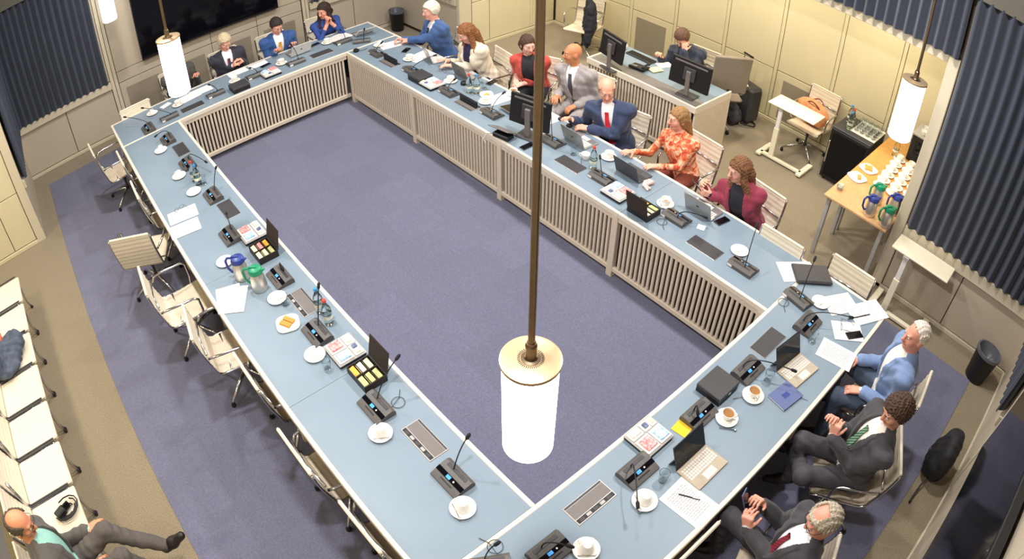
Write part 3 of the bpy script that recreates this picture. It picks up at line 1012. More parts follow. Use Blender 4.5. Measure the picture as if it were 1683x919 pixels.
def tray(u, v, face, label, tall=False):
    p = tz(u, v, TH + .03)
    t = thing('sachet_tray', label, 'tray', (p[0], p[1], TH + .002), rz_of(face))
    mb = MB().box(-.118, .118, -.108, .108, 0, .03, 'black', .006)
    mb.box(-.122, .122, -.112, .112, .026, .034, 'light_grey', .004)
    mb.build('tray_body', t)
    for i, (x0, x1, y0, y1, m_) in enumerate(((-.11, .0, -.10, .02, 'pack_red'), (.01, .11, -.10, .02, 'pack_blue'), (-.11, -.01, .03, .10, 'pack_white'), (.0, .06, .03, .10, 'pack_dark'), (.065, .11, .03, .10, 'tea_yellow'))):
        c = MB().box(x0, x1, y0, y1, .032, .046, 'white_plastic', .004).build('compartment', t)
        MB().box(x0 + .012, x1 - .012, y0 + .015, y1 - .015, .044, .058, m_, .004).build('sachet_stack', c)
    return t
tray(566, 575, 0, 'tray of red and blue sachets beside open tea box on left table')
tray(413, 382, 0, 'tray of sachets behind the steel jugs on left table')
tray(1066, 717, 90, 'tray of red, blue and yellow sachets on near table')
tray(1015, 315, 180, 'black tray of sachets beside the dark laptop on long table')
tray(710, 137, 180, 'tray of cream sachets beside the closed black box on long table')
tray(444, 119, -90, 'small black tray with plate on far table')
def black_box(u, v, face, label, w=.115, d=.10, h=.072):
    p = tz(u, v, TH + h)
    t = thing('tea_box', label, 'box', (p[0], p[1], TH + .002), rz_of(face), 'closed black tea boxes')
    MB().box(-w, w, -d, d, 0, h * .62, 'black', .003).build('box', t)
    MB().box(-w - .002, w + .002, -d - .002, d + .002, h * .63, h, 'dark_grey', .004).build('lid', t)
    MB().box(-.012, .012, -d - .006, -d - .002, h * .5, h * .72, 'steel', .001).build('clasp', t)
black_box(1181, 629, 90, 'closed dark grey tea box on near table beside coffee cups')
black_box(690, 122, 180, 'closed black tea box on long table beside the tray of sachets')
black_box(392, 138, -90, 'closed black tea box on far table before dark-suited man')

# ---- plates of biscuits
def plate_food(p, rz, label, base, food, rows, s_=.085):
    t = thing('plate', label + ' plate', 'plate', p, rz)
    mb = MB()
    pts = []
    for i in range(24):
        a = 2 * PI * i / 24
        r = s_ * (1.0 + .16 * abs(math.cos(2 * a)) ** 2) if s_ < .1 else s_
        pts.append((r * math.cos(a), r * math.sin(a)))
    mb.prism(pts, .0, .006, 'porcelain')
    mb.prism([(x * 1.06, y * 1.06) for x, y in pts], .006, .011, 'porcelain')
    mb.build('dish', t)
    bm = cached('biscuit' + base, lambda: MB().box(-.021, .021, -.007, .007, 0, .022, base, .004))
    for r in range(rows):
        for k in range(food):
            o = link('biscuit', bm, None)
            lx, ly = -.045 + k * .0165, -.022 + r * .048
            c_, s2 = math.cos(rz), math.sin(rz)
            o.location = (p[0] + lx * c_ - ly * s2, p[1] + lx * s2 + ly * c_, p[2] + .011)
            o.rotation_euler = (0, 0, rz + PI / 2)
            tag(o, 'golden biscuit, %s of the %s row on the %s plate' % (['first', 'second', 'third', 'fourth', 'fifth', 'sixth'][k], ['first', 'second'][r], label), 'biscuit', 'biscuits on the ' + label + ' plate')
    return t
p = tz(473, 533, TH)
plate_food((p[0], p[1], TH + .002), -1.1, 'white square left-table', 'pastry', 6, 2)
p = tz(799, 156, TH)
plate_food((p[0], p[1], TH + .002), .3, 'small white long-table', 'tea_orange', 3, 1, .07)

# ---- papers
def sheet(u, v, deg, label, w=.21, h=.297, lines=0, z=0.0, name='paper_sheet'):
    p = tz(u, v, TH)
    o = MB().box(-w / 2, w / 2, -h / 2, h / 2, 0, .0015, 'paper').build(name, None, (p[0], p[1], TH + .002 + z), math.radians(deg))
    tag(o, label, 'paper')
    if lines:
        mb = MB()
        r = random.Random(int(u))
        for i in range(lines):
            y = h * .36 - i * h * .74 / lines
            x = -w * .36
            while x < w * .3:
                e = min(x + r.uniform(.008, .03), w * .36)
                mb.box(x, e, y, y + .0045, .0013, .0026, 'ink')
                x = e + .005
        mb.build('printed_lines', o)['kind'] = 'stuff'
    return o
sheet(300, 353, -8, 'white sheet with folded reading glasses on left table', .30, .21)
sheet(304, 376, -8, 'white sheet at the edge of left table beside the first', .30, .21, z=.002)
sheet(376, 491, -18, 'white sheet sticking over the edge of left table', .21, .297)
sheet(384, 493, -32, 'second white sheet lying askew on left table', .21, .297, z=.002)
sheet(1133, 827, 2, 'handwritten sheet with a pen on near table', .22, .31, 14)
sheet(1374, 583, 10, 'printed page hanging over the edge of near table', .21, .297, 16)
sheet(1380, 500, 60, 'printed page behind the papers on near table', .21, .297, 9)
sheet(1424, 514, 62, 'stack of white pages at the corner of near table', .22, .36, 3, z=.003)
sheet(1392, 545, 40, 'white open notebook page under phone on near table', .20, .26, z=.002)
sheet(1310, 447, 50, 'white sheets under the black laptop sleeve', .24, .33)
sheet(310, 160, 8, 'white papers on far table beside the lamp', .30, .21)
sheet(272, 174, 20, 'small white card on far table by the empty chair', .15, .1, z=.003)
sheet(390, 119, 0, 'white sheet on far table before dark-suited man', .28, .16)
sheet(424, 107, 0, 'white sheet on far table between two men', .26, .15, z=.003)
sheet(557, 62, 10, 'printed papers on far table before the woman in blue', .33, .24, 8)
sheet(645, 73, 80, 'white papers under the hands of the white-haired man', .21, .36)
sheet(690, 93, 100, 'white papers beside the silver tablet', .21, .34)
sheet(818, 163, 85, 'white papers beside the monitor on long table', .2, .28)
sheet(893, 196, 85, 'white papers behind the brass rod on long table', .25, .3)
sheet(330, 150, 0, 'pale folder on far table behind the lamp', .3, .2, z=.004)
sheet(1152, 374, 20, 'small pale yellow note on long table', .07, .07)
p = tz(1121, 704, TH)
tag(MB().box(-.055, .055, -.055, .055, 0, .002, 'yellow_paper').build('sticky_note', None, (p[0], p[1], TH + .002), .1), 'bright yellow square note beside the microphone on near table', 'note')
p = tz(1132, 818, TH)
pen = thing('pen', 'black pen lying on the handwritten sheet', 'pen', (p[0], p[1], TH + .009), math.radians(-62))
MB().tube([(-.07, 0, 0), (-.066, 0, 0), (.05, 0, 0), (.068, 0, 0)], [.0015, .004, .0045, .003], 'black', 8).build('barrel', pen)
MB().box(.02, .06, -.001, .001, .004, .006, 'steel').build('clip', pen)
p = tz(1411, 522, TH)
pen = thing('pen', 'dark ruler-like pen along the stack of pages', 'pen', (p[0], p[1], TH + .011), math.radians(-30))
MB().tube([(-.12, 0, 0), (.11, 0, 0), (.12, 0, 0)], [.005, .005, .002], 'dark_grey', 8).build('barrel', pen)
MB().box(.02, .07, -.001, .001, .004, .007, 'black').build('clip', pen)

def eyeglasses(u, v, deg, z, label):
    p = tz(u, v, TH)
    t = thing('reading_glasses', label, 'glasses', (p[0], p[1], TH + z), math.radians(deg))
    for s_ in (-1, 1):
        MB().tube([(s_ * .033 + .026 * math.cos(a), 0, .02 + .018 * math.sin(a)) for a in [i * PI / 6 for i in range(12)]], .0016, 'dark_grey', 5, True).build('rim', t)
        MB().tube([(s_ * .06, 0, .025), (s_ * .058, -.08, .02), (s_ * .04, -.12, .003)], .0016, 'dark_grey', 5).build('temple', t)
    MB().tube([(-.008, 0, .024), (.008, 0, .024)], .0016, 'dark_grey', 5).build('bridge', t)
eyeglasses(295, 346, 20, .006, 'thin reading glasses on sheet on left table')
eyeglasses(1381, 537, 30, .006, 'thin reading glasses amid papers on near table')
eyeglasses(727, 119, 100, .003, 'dark reading glasses before the woman in cream')

# ---- phones, notebooks
def phone(u, v, deg, label, z=.002):
    p = tz(u, v, TH)
    t = thing('mobile_phone', label, 'phone', (p[0], p[1], TH + z), math.radians(deg))
    MB().box(-.036, .036, -.075, .075, 0, .008, 'dark_grey', .003).build('case', t)
    MB().box(-.033, .033, -.071, .071, .008, .009, 'black_gloss').build('screen', t)
phone(1403, 552, 55, 'black phone lying on white page on near table', .005)
phone(1186, 364, 80, 'black phone beside the silver laptop on long table')
phone(866, 241, 90, 'black phone behind the brass rod on long table')
phone(808, 136, 100, 'black phone before the woman in red jacket')
phone(667, 83, 120, 'dark phone before the white-haired man in blue')
phone(436, 108, 100, 'small black phone on far table by the microphone')
phone(517, 74, 100, 'black phone between tablet and papers on far table')
mat('notebook_blue', '5a6690', 0.6, var=.05)
p = tz(1290, 652, TH)
nb = thing('notebook', 'closed blue notebook near the edge of near table', 'notebook', (p[0], p[1], TH + .002), math.radians(-8))
MB().box(-.105, .105, -.08, .08, 0, .012, 'paper', .001).build('pages', nb)
cv = MB().box(-.108, .108, -.083, .083, .012, .015, 'notebook_blue', .001).build('cover', nb)
MB().box(-.03, .03, -.02, .02, .015, .0156, 'navy_plastic').build('emblem', cv)
MB().tube([(.08, -.083, .006), (.10, -.11, .002), (.11, -.13, .002)], .0015, 'navy_plastic', 5).build('ribbon', nb)
p = tz(1335, 454, TH + .03)
p = p + np.array([.03, .02, 0])
slv = thing('laptop_sleeve', 'black padded laptop sleeve at the corner of the ring', 'sleeve', (p[0], p[1], TH + .006), math.radians(-46))
MB().box(-.17, .17, -.115, .115, 0, .03, 'dark_grey', .013).build('case', slv)
MB().tube([(-.165, -.11, .016), (.165, -.11, .016), (.165, .11, .016), (-.165, .11, .016)], .004, 'black', 6, True).build('zip', slv)
mat('pink_cloth', 'd89c94', .9, col2='f0ded6', scale=30)
p = tz(1067, 306, TH)
cl = MB()
cl.tube([(-.09, 0, .01), (-.05, .03, .015), (0, .02, .02), (.04, -.02, .02), (.07, .02, .012), (.03, .05, .012), (-.03, .05, .014), (-.06, -.02, .012)], [.01, .017, .02, .02, .016, .018, .02, .012], 'pink_cloth', 8)
tag(cl.build('scarf', None, (p[0], p[1], TH + .002), .5, True), 'crumpled pink and white scarf behind the dark laptop', 'scarf')

# ---- laptops
def laptop(u, v, face, label, m='silver', km='light_grey', w=.29, d=.19, open_deg=108, kick=False, lid='silver'):
    p = tz(u, v, TH)
    if 150 < face < 200:
        p[0] = min(p[0], W + DS - d / 2 - .01)
    t = thing('laptop', label, 'laptop', (p[0], p[1], TH + .002), rz_of(face))
    h = .012
    MB().box(-w / 2, w / 2, -d / 2, d / 2, 0, h, m, .003).build('base', t)
    kb = MB()
    nx, ny = 13, 5
    for j in range(ny):
        for i in range(nx):
            x = -w * .45 + (i + .5) * w * .9 / nx
            y = d * .40 - (j + .5) * d * .5 / ny
            kb.box(x - w * .028, x + w * .028, y - d * .04, y + d * .04, h, h + .002, km)
    kb.build('keyboard', t)
    MB().box(-w * .17, w * .17, -d * .44, -d * .16, h, h + .0008, km).build('trackpad', t)
    sh = .195
    a = math.radians(open_deg - 90)
    mt = Matrix.Translation((0, d / 2, h * .6)) @ Matrix.Rotation(-a, 4, 'X')
    l = MB().box(-w / 2, w / 2, 0, .007, 0, sh, lid, .003).xform(mt).build('lid', t)
    MB().box(-w / 2 + .006, w / 2 - .006, -.0008, .0, .008, sh - .008, 'black_gloss').xform(mt).build('display', l)
    MB().box(-.014, .014, .007, .0078, sh * .45, sh * .55, 'dark_grey').xform(mt).build('emblem', l)
    if kick:
        MB().box(-w / 2 + .005, w / 2 - .005, 0, .004, -.10, 0, 'dark_grey', .001).xform(Matrix.Translation((0, d / 2 + .035, .095)) @ Matrix.Rotation(.35, 4, 'X')).build('kickstand', t)
    return t
mat('tan_key', 'b3a692', .7, var=.05)
mat('key_white', 'd6d2c8', .5, var=.02)
mat('lid_dark', '44444a', .45, var=.04)
laptop(1154, 769, 90, 'open laptop with tan keyboard nearest the camera on near table', 'tan_key', 'key_white', kick=True, lid='dark_grey', open_deg=112)
laptop(1311, 610, 84, 'open laptop with tan keyboard before the man in blue blazer', 'tan_key', 'key_white', kick=True, lid='dark_grey', open_deg=112)
laptop(1157, 345, 180, 'open silver laptop before the woman in burgundy', 'silver', 'white_plastic')
laptop(1042, 285, 178, 'open dark laptop before the woman in orange floral blouse', 'lid_dark', 'dark_grey', lid='lid_dark')
laptop(955, 232, 178, 'open silver laptop before navy-suited man with red tie', 'silver', 'white_plastic')
laptop(775, 122, 176, 'open grey laptop before the woman in red jacket', 'mid_grey', 'light_grey', lid='mid_grey')
laptop(716, 98, 165, 'propped silver tablet before the woman in cream jacket', 'light_grey', 'white_plastic', w=.24, d=.16, lid='silver')
laptop(876, 172, 176, 'flat silver laptop base beside the big monitor', 'silver', 'white_plastic', open_deg=172)
laptop(489, 86, -90, 'propped white tablet before the man in bright blue suit', 'mid_grey', 'light_grey', w=.3, lid='white_plastic', open_deg=118)
laptop(594, 54, -95, 'propped white tablet at the far right end of far table', 'mid_grey', 'light_grey', w=.27, d=.15, lid='white_plastic', open_deg=140)
# ---- big monitor on long table
def monitor(p, face, label, w=.50, h=.30, base=True, zc=.30, tilt=.12):
    t = thing('monitor', label, 'monitor', p, rz_of(face))
    mt = Matrix.Translation((0, 0, zc)) @ Matrix.Rotation(tilt, 4, 'X')
    sc = MB().box(-w / 2, w / 2, 0, .035, -h / 2, h / 2, 'black', .006).xform(mt).build('housing', t)
    MB().box(-w / 2 + .012, w / 2 - .012, -.001, 0, -h / 2 + .015, h / 2 - .012, 'black_gloss').xform(mt).build('display', sc)
    MB().box(-.08, .08, .035, .055, -.08, .08, 'dark_grey', .006).xform(mt).build('rear_cover', sc)
    MB().box(-w / 2 + .05, w / 2 - .05, .034, .038, h / 2 - .05, h / 2 - .03, 'mid_grey').xform(mt).build('vent', sc)
    MB().box(-.03, .03, .045, .075, .012, zc + .05, 'mid_grey', .006).build('stand', t)
    MB().box(-.12, .12, -.06, .12, 0, .014, 'dark_grey', .005).build('foot', t)
    return t
p = tz(868, 226, TH)
monitor((p[0] + .05, p[1] + .02, TH + .002), 192, 'large black monitor on long table seen from behind', .47, .32, zc=.27)
p = tz(826, 219, TH + .05)
tp = thing('touch_panel', 'tilted grey touch panel on black stand beside the monitor', 'panel', (p[0], p[1], TH + .002), math.radians(100))
MB().box(-.13, .13, -.09, .09, 0, .012, 'mid_grey', .004).xform(Matrix.Translation((0, 0, .085)) @ Matrix.Rotation(.5, 4, 'X')).build('panel', tp)
MB().box(-.10, .10, -.06, .05, 0, .05, 'black', .01).build('stand', tp)
MB().tube([(.1, .02, .02), (.14, .08, .03), (.12, .16, .02), (.05, .2, .004)], .004, 'light_grey', 6).build('cable', tp)
for u, v, w in ((921, 197, 'black computer mouse beside the hands of navy-suited man'), (935, 208, 'dark computer mouse nearer the silver laptop')):
    p = tz(u, v, TH)
    m_ = thing('computer_mouse', w, 'mouse', (p[0], p[1], TH + .002), .4)
    MB().lathe([(0, 0), (.03, 0), (.032, .012), (.022, .026), (0, .031)], 'black', n=16, caps=False).build('shell', m_, smooth=True)
    MB().box(-.003, .003, .005, .018, .026, .032, 'mid_grey').build('wheel', m_)
for u, v, w in ((585, 85, 'small black camera on far corner of long table'), (762, 139, 'small black round speaker beside the red-capped bottle')):
    p = tz(u, v, TH)
    m_ = thing('speaker_puck', w, 'speaker', (p[0], p[1], TH + .002))
    MB().lathe([(.035, 0), (.04, .01), (.038, .03), (.02, .04), (0, .04)], 'black', n=20, caps=False).build('housing', m_, smooth=40)
    MB().tube([(.03, -.01, .01), (.09, -.04, .004), (.16, -.02, .004)], .003, 'dark_grey', 5).build('cable', m_)
# ================================================================ smooth bodies: distance field + surface nets
def _nrm(v):
    v = np.asarray(v, float)
    return v / (np.linalg.norm(v) + 1e-12)
class Field:
    def __init__(s, h, lo, hi):
        s.h = h
        s.lo = np.asarray(lo, float) - 3 * h
        s.n = np.ceil((np.asarray(hi, float) + 3 * h - s.lo) / h).astype(int) + 1
        s.F = np.full(s.n, 1.0, np.float32)
        s.L = np.zeros(s.n, np.int8)
    def sub(s, lo, hi):
        a = np.clip(np.floor((np.asarray(lo) - s.lo) / s.h).astype(int), 0, s.n - 1)
        b = np.clip(np.ceil((np.asarray(hi) - s.lo) / s.h).astype(int) + 1, 1, s.n)
        sl = tuple(slice(x, y) for x, y in zip(a, b))
        ax = [(s.lo[i] + s.h * np.arange(a[i], b[i])).astype(np.float32) for i in range(3)]
        return sl, np.meshgrid(*ax, indexing='ij')
    def put(s, d, sl, lab, k, cut=False):
        F = s.F[sl]
        if cut:
            hh = np.clip(.5 - .5 * (F + d) / k, 0, 1)
            s.F[sl] = F * (1 - hh) - d * hh + k * hh * (1 - hh)
            return
        L = s.L[sl]
        L[d < F] = lab
        hh = np.clip(.5 + .5 * (F - d) / k, 0, 1)
        s.F[sl] = F * (1 - hh) + d * hh - k * hh * (1 - hh)
    def cone(s, a, b, ra, rb, lab=0, k=.02, cut=False, grow=0.0):
        a, b = np.asarray(a, float), np.asarray(b, float)
        ra, rb = ra + grow, rb + grow
        m = max(ra, rb) + max(k * 1.5, .02)
        sl, (X, Y, Z) = s.sub(np.minimum(a, b) - m, np.maximum(a, b) + m)
        ab = b - a
        t = ((X - a[0]) * ab[0] + (Y - a[1]) * ab[1] + (Z - a[2]) * ab[2]) / (ab @ ab + 1e-12)
        t = np.clip(t, 0, 1)
        d = np.sqrt((X - a[0] - t * ab[0]) ** 2 + (Y - a[1] - t * ab[1]) ** 2 + (Z - a[2] - t * ab[2]) ** 2) - (ra + (rb - ra) * t)
        s.put(d, sl, lab, k, cut)
    def ell(s, c, r, R=None, lab=0, k=.02, cut=False, grow=0.0):
        c, r = np.asarray(c, float), np.asarray(r, float) + grow
        R = np.eye(3) if R is None else R
        m = float(max(r)) + max(k * 1.5, .02)
        sl, (X, Y, Z) = s.sub(c - m, c + m)
        x, y, z = X - c[0], Y - c[1], Z - c[2]
        u = [(x * R[0, i] + y * R[1, i] + z * R[2, i]) for i in range(3)]
        k0 = np.sqrt(sum((u[i] / r[i]) ** 2 for i in range(3)))
        k1 = np.sqrt(sum((u[i] / r[i] ** 2) ** 2 for i in range(3))) + 1e-6
        s.put(k0 * (k0 - 1) / k1, sl, lab, k, cut)
    def grid(s):
        return np.meshgrid(*[(s.lo[i] + s.h * np.arange(s.n[i])).astype(np.float32) for i in range(3)], indexing='ij')
    def mesh(s):
        F = s.F
        n = F < 0
        anyi = np.zeros(tuple(np.array(F.shape) - 1), bool)
        alli = np.ones_like(anyi)
        sh = [(i, j, k) for i in (0, 1) for j in (0, 1) for k in (0, 1)]
        N = anyi.shape
        for i, j, k in sh:
            v = n[i:i + N[0], j:j + N[1], k:k + N[2]]
            anyi |= v
            alli &= v
        I = np.argwhere(anyi & ~alli)
        idx = np.full(N, -1, np.int32)
        idx[I[:, 0], I[:, 1], I[:, 2]] = np.arange(len(I))
        val = {c: F[I[:, 0] + c[0], I[:, 1] + c[1], I[:, 2] + c[2]] for c in sh}
        acc = np.zeros((len(I), 3))
        cnt = np.zeros(len(I))
        for c in sh:
            for ax in range(3):
                if c[ax] == 0:
                    d = list(c)
                    d[ax] = 1
                    f0, f1 = val[c], val[tuple(d)]
                    m = (f0 < 0) != (f1 < 0)
                    t = np.where(m, f0 / np.where(m, f0 - f1, 1), 0)
                    p = np.tile(np.array(c, float), (len(I), 1))
                    p[:, ax] = t
                    acc += p * m[:, None]
                    cnt += m
        V = (I + acc / cnt[:, None]) * s.h + s.lo
        lab = s.L[I[:, 0], I[:, 1], I[:, 2]]
        quads = []
        for ax in range(3):
            a, b = [(1, 2), (2, 0), (0, 1)][ax]
            lo = [slice(0, None)] * 3
            hi = [slice(0, None)] * 3
            lo[ax] = slice(0, F.shape[ax] - 1)
            hi[ax] = slice(1, None)
            s0, s1 = n[tuple(lo)], n[tuple(hi)]
            E = np.argwhere(s0 != s1)
            ok = (E[:, a] > 0) & (E[:, b] > 0) & (E[:, a] < F.shape[a] - 1) & (E[:, b] < F.shape[b] - 1)
            E = E[ok]
            fl_ = s0[E[:, 0], E[:, 1], E[:, 2]]
            def ix(da, db):
                q = E.copy()
                q[:, a] += da
                q[:, b] += db
                return idx[q[:, 0], q[:, 1], q[:, 2]]
            q = np.stack([ix(-1, -1), ix(0, -1), ix(0, 0), ix(-1, 0)], 1)
            q[~fl_] = q[~fl_][:, ::-1]
            quads.append(q)
        Q_ = np.concatenate(quads)
        Q_ = Q_[(Q_ >= 0).all(1)]
        return V, Q_, lab
    def build(s, name, mats, parent=None, loc=None, rotz=0.0):
        V, Q_, lab = s.mesh()
        me = bpy.data.meshes.new(name)
        me.vertices.add(len(V))
        me.vertices.foreach_set('co', V.astype(np.float32).ravel())
        me.loops.add(Q_.size)
        me.loops.foreach_set('vertex_index', Q_.astype(np.int32).ravel())
        me.polygons.add(len(Q_))
        me.polygons.foreach_set('loop_start', (np.arange(len(Q_)) * 4).astype(np.int32))
        for m in mats:
            me.materials.append(M(m))
        if len(mats) > 1:
            me.polygons.foreach_set('material_index', np.clip(np.sort(lab[Q_], 1)[:, 1], 0, len(mats) - 1).astype(np.int32))
        me.polygons.foreach_set('use_smooth', np.ones(len(Q_), bool))
        me.update()
        me.validate()
        return link(name, me, parent, loc, rotz)

def folds(X, Y, Z, amp, f=38.0, ph=0.0):
    return amp * (np.sin(f * Z + 9 * np.sin(11 * X + ph) + ph) * .5 + np.sin(.7 * f * (X + .6 * Y) + 6 * np.sin(13 * Z + ph)) * .35 + np.sin(1.7 * f * (Y - .4 * Z + .3 * X) + ph * 2) * .25)
# ================================================================ the side alcove and loose things
def row_word(i):
    return ['first', 'second', 'third', 'fourth', 'fifth', 'sixth'][i]
# ---- clerk's desk
DX0, DX1, DY0, DY1, DH = 4.49, 5.25, -3.93, -2.25, .76
dk = thing('desk', 'cream slatted desk with recessed top where the young man writes', 'desk', ((DX0 + DX1) / 2, (DY0 + DY1) / 2, 0))
def DB(x0, x1, y0, y1, z0, z1, m, name, bev=.004):
    return MB().box(x0 - dk.location[0], x1 - dk.location[0], y0 - dk.location[1], y1 - dk.location[1], z0, z1, m, bev).build(name, dk)
DB(DX0 + .02, DX1, DY0 + .02, DY1 - .02, DH - .06, DH - .03, 'table_blue', 'desktop')
DB(DX0 + .03, DX0 + .25, DY0 + .03, DY1 - .03, DH - .031, DH - .02, 'mid_grey', 'shelf')
for x0, x1, y0, y1 in ((DX0, DX0 + .025, DY0, DY1), (DX0 + .025, DX1, DY0, DY0 + .025), (DX0 + .025, DX1, DY1 - .025, DY1)):
    DB(x0, x1, y0, y1, DH - .08, DH, 'edge_cream', 'rim')
DB(DX0 + .02, DX1, DY0, DY0 + .03, .0, DH - .08, 'slat_cream', 'end_panel')
DB(DX0 + .02, DX1, DY1 - .03, DY1, .0, DH - .08, 'slat_cream', 'end_panel')
DB(DX0 + .005, DX0 + .04, DY0 + .03, DY1 - .03, .05, .11, 'slat_cream', 'bottom_rail')
DB(DX0 + .08, DX0 + .10, DY0 + .03, DY1 - .03, .08, DH - .08, 'dark_brown', 'shade_backing')  # added dark sheet painting the shade behind the desk slats
n = 33
for i in range(n):
    o = link('slat', SLAT_ME, dk)
    o.location = (DX0 + .022 - dk.location[0], DY0 + .05 + (DY1 - DY0 - .1) * (i + .5) / n - dk.location[1], .10)
    o.scale = (1, 1, 1.07)
    o.rotation_euler = (0, 0, PI / 2)
DZ = DH - .02
def on_desk(u, v, z=0.0):
    p = tz(u, v, DZ + z)
    return (p[0], p[1], DZ + .001)
q = on_desk(1006, 112)
monitor((q[0], q[1], DZ + .001), 166, 'black monitor at the left end of the slatted desk', .46, .31, zc=.29)
q = on_desk(1126, 158)
monitor((q[0] + .06, q[1], DZ + .001), 183, 'black monitor at the right end of the slatted desk', .54, .33, zc=.27)
kb = thing('computer_keyboard', 'dark keyboard on the slatted desk before the young man', 'keyboard', (*on_desk(1053, 94)[:2], DZ - .008), math.radians(88))
MB().box(-.21, .21, -.065, .065, 0, .018, 'dark_grey', .004).build('base', kb)
mb = MB()
for j in range(5):
    for i in range(18):
        mb.box(-.2 + i * .0223, -.2 + i * .0223 + .018, -.055 + j * .022, -.055 + j * .022 + .018, .018, .022, 'black')
mb.build('keys', kb)
dp = thing('desk_phone', 'black desk telephone between the two monitors', 'telephone', on_desk(1050, 112), math.radians(100))
MB().box(-.11, .11, -.09, .09, 0, .03, 'black', .008).xform(Matrix.Rotation(.15, 4, 'X')).build('base', dp)
MB().tube([(-.09, -.08, .05), (-.09, -.03, .065), (-.09, .03, .065), (-.09, .08, .05)], [.02, .014, .014, .02], 'black', 8).build('handset', dp)
MB().box(.0, .09, .03, .07, .035, .045, 'mid_grey').build('screen', dp)
q = on_desk(1077, 115)
mat('pale_yellow', 'f0e6a8', .8, var=.02)
tag(MB().box(-.06, .06, -.08, .08, 0, .01, 'pale_yellow', .001).build('notepad', None, (q[0], q[1], DZ), 1.3), 'pale yellow notepad on the slatted desk', 'notepad')
q = on_desk(1092, 106)
tag(MB().box(-.07, .07, -.1, .1, 0, .002, 'paper').build('paper_sheet', None, (q[0], q[1], DZ - .008), 1.2), 'white sheet the young man at the desk writes on', 'paper')
q = on_desk(1025, 80)
c = tag(link('coffee_cup', cached('coffee_cup', cup_mesh), None, (q[0], q[1], DZ - .009), 1.0), 'white cup at the back of the slatted desk', 'cup', 'white coffee cups')
link('handle', cached('cup_handle', cup_handle), c)

# ---- grey office chair
oc = thing('office_chair', 'grey flat-backed office chair beside the slatted desk', 'chair', (5.64, -3.55, 0), math.radians(-42))
mat('chair_grey', '85796a', .8, var=.05)
MB().box(-.24, .24, -.24, .24, .44, .50, 'chair_grey', .025).build('seat', oc)
MB().box(-.24, .24, -.03, .015, 0, .54, 'chair_grey', .012).xform(Matrix.Translation((0, -.25, .60)) @ Matrix.Rotation(.16, 4, 'X')).build('backrest', oc)
for s_ in (-1, 1):
    a = MB().tube([(s_ * .24, -.05, .46), (s_ * .285, -.05, .48), (s_ * .285, -.05, .64)], .013, 'mid_grey', 7).build('arm_post', oc, smooth=True)
    MB().box(s_ * .285 - .03, s_ * .285 + .03, -.16, .12, .64, .67, 'chair_white', .012).build('armrest', a)
MB().tube([(0, -.2, .46), (0, -.28, .5), (0, -.28, .66)], .02, 'dark_grey', 7).build('back_bracket', oc)
MB().lathe([(.025, .10), (.025, .28), (.035, .285), (.035, .44)], 'dark_grey', n=12).build('column', oc, smooth=40)
for k in range(5):
    a = 2 * PI * k / 5
    c_, s_ = math.cos(a), math.sin(a)
    lg = MB().tube([(0, 0, .13), (c_ * .3, s_ * .3, .075)], [.024, .014], 'light_grey', 7).build('leg', oc, smooth=True)
    MB().lathe([(.0, -.012), (.027, -.012), (.029, 0), (.027, .012), (0, .012)], 'black', n=14, caps=False).xform(Matrix.Translation((c_ * .3, s_ * .3, .03)) @ Matrix.Rotation(a, 4, 'Z') @ Matrix.Rotation(PI / 2, 4, 'X')).build('caster', lg, smooth=40)

# ---- coat hanging on a chair beside the desk
cf = Field(.012, (-.25, -.2, .1), (.25, .2, 1.0))
cf.ell((0, 0, .62), (.2, .09, .28), k=.05); cf.cone((-.14, .02, .82), (-.20, .06, .35), .06, .05, k=.04); cf.cone((.14, .0, .82), (.2, .04, .38), .06, .05, k=.04)
cf.cone((-.1, 0, .85), (.1, 0, .85), .05, .05, k=.04); cf.ell((0, .03, .35), (.16, .06, .2), k=.05)
X, Y, Z = cf.grid(); cf.F += folds(X, Y, Z, .012, 30)
mat('coat_dark', '20222c', .85, var=.2, scale=30)
p = tz(962, 92, 0)
tag(cf.build('coat', ['coat_dark'], None, (p[0], p[1] - .05, 0.02), .9), 'dark coat draped over a chair back beside the slatted desk', 'coat')
chair(p[0] + .04, p[1] + .12, 200, 'white chair hidden under the dark coat beside the slatted desk')

# ---- suitcase and bags
sc_ = thing('suitcase', 'dark upright wheeled suitcase with raised handle by the cream wall', 'suitcase', (6.08, -3.72, 0), math.radians(75))
b = MB().box(-.18, .18, -.11, .11, .04, .54, 'dark_grey', .035).build('shell', sc_)
MB().box(-.15, .15, -.125, -.108, .08, .46, 'black_matte', .02).build('front_pocket', b)
for s_ in (-1, 1):
    MB().tube([(s_ * .07, .11, .5), (s_ * .07, .11, .98)], .007, 'mid_grey', 6).build('handle_tube', sc_)
    MB().lathe([(0, -.015), (.03, -.015), (.03, .015), (0, .015)], 'black', n=12, caps=False).xform(Matrix.Translation((s_ * .14, .09, .03)) @ Matrix.Rotation(PI / 2, 4, 'Y')).build('wheel', sc_)
MB().tube([(-.085, .11, .98), (.085, .11, .98)], .013, 'black', 8).build('grip', sc_)
def soft_bag(name, label, loc, rz, parts, m, amp=.008, h=.012, cat='bag', straps=()):
    pts = np.array([c for c, r in parts])
    rr = max(max(r) for c, r in parts) + .03
    f = Field(h, pts.min(0) - rr, pts.max(0) + rr)
    for c, r in parts:
        f.ell(c, r, k=.05)
    X, Y, Z = f.grid()
    f.F += folds(X, Y, Z, amp, 34)
    t = thing(name, label, cat, loc, rz)
    f.build('body', [m], t)
    for s_ in straps:
        MB().tube(curve(*s_), .010, 'black', 6).build('strap', t, smooth=True)
    return t
mat('bag_dark', '2a2a30', .8, col2='4a4a4e', scale=18)
p = tz(1206, 196, 0) - np.array([.12, .05, 0])
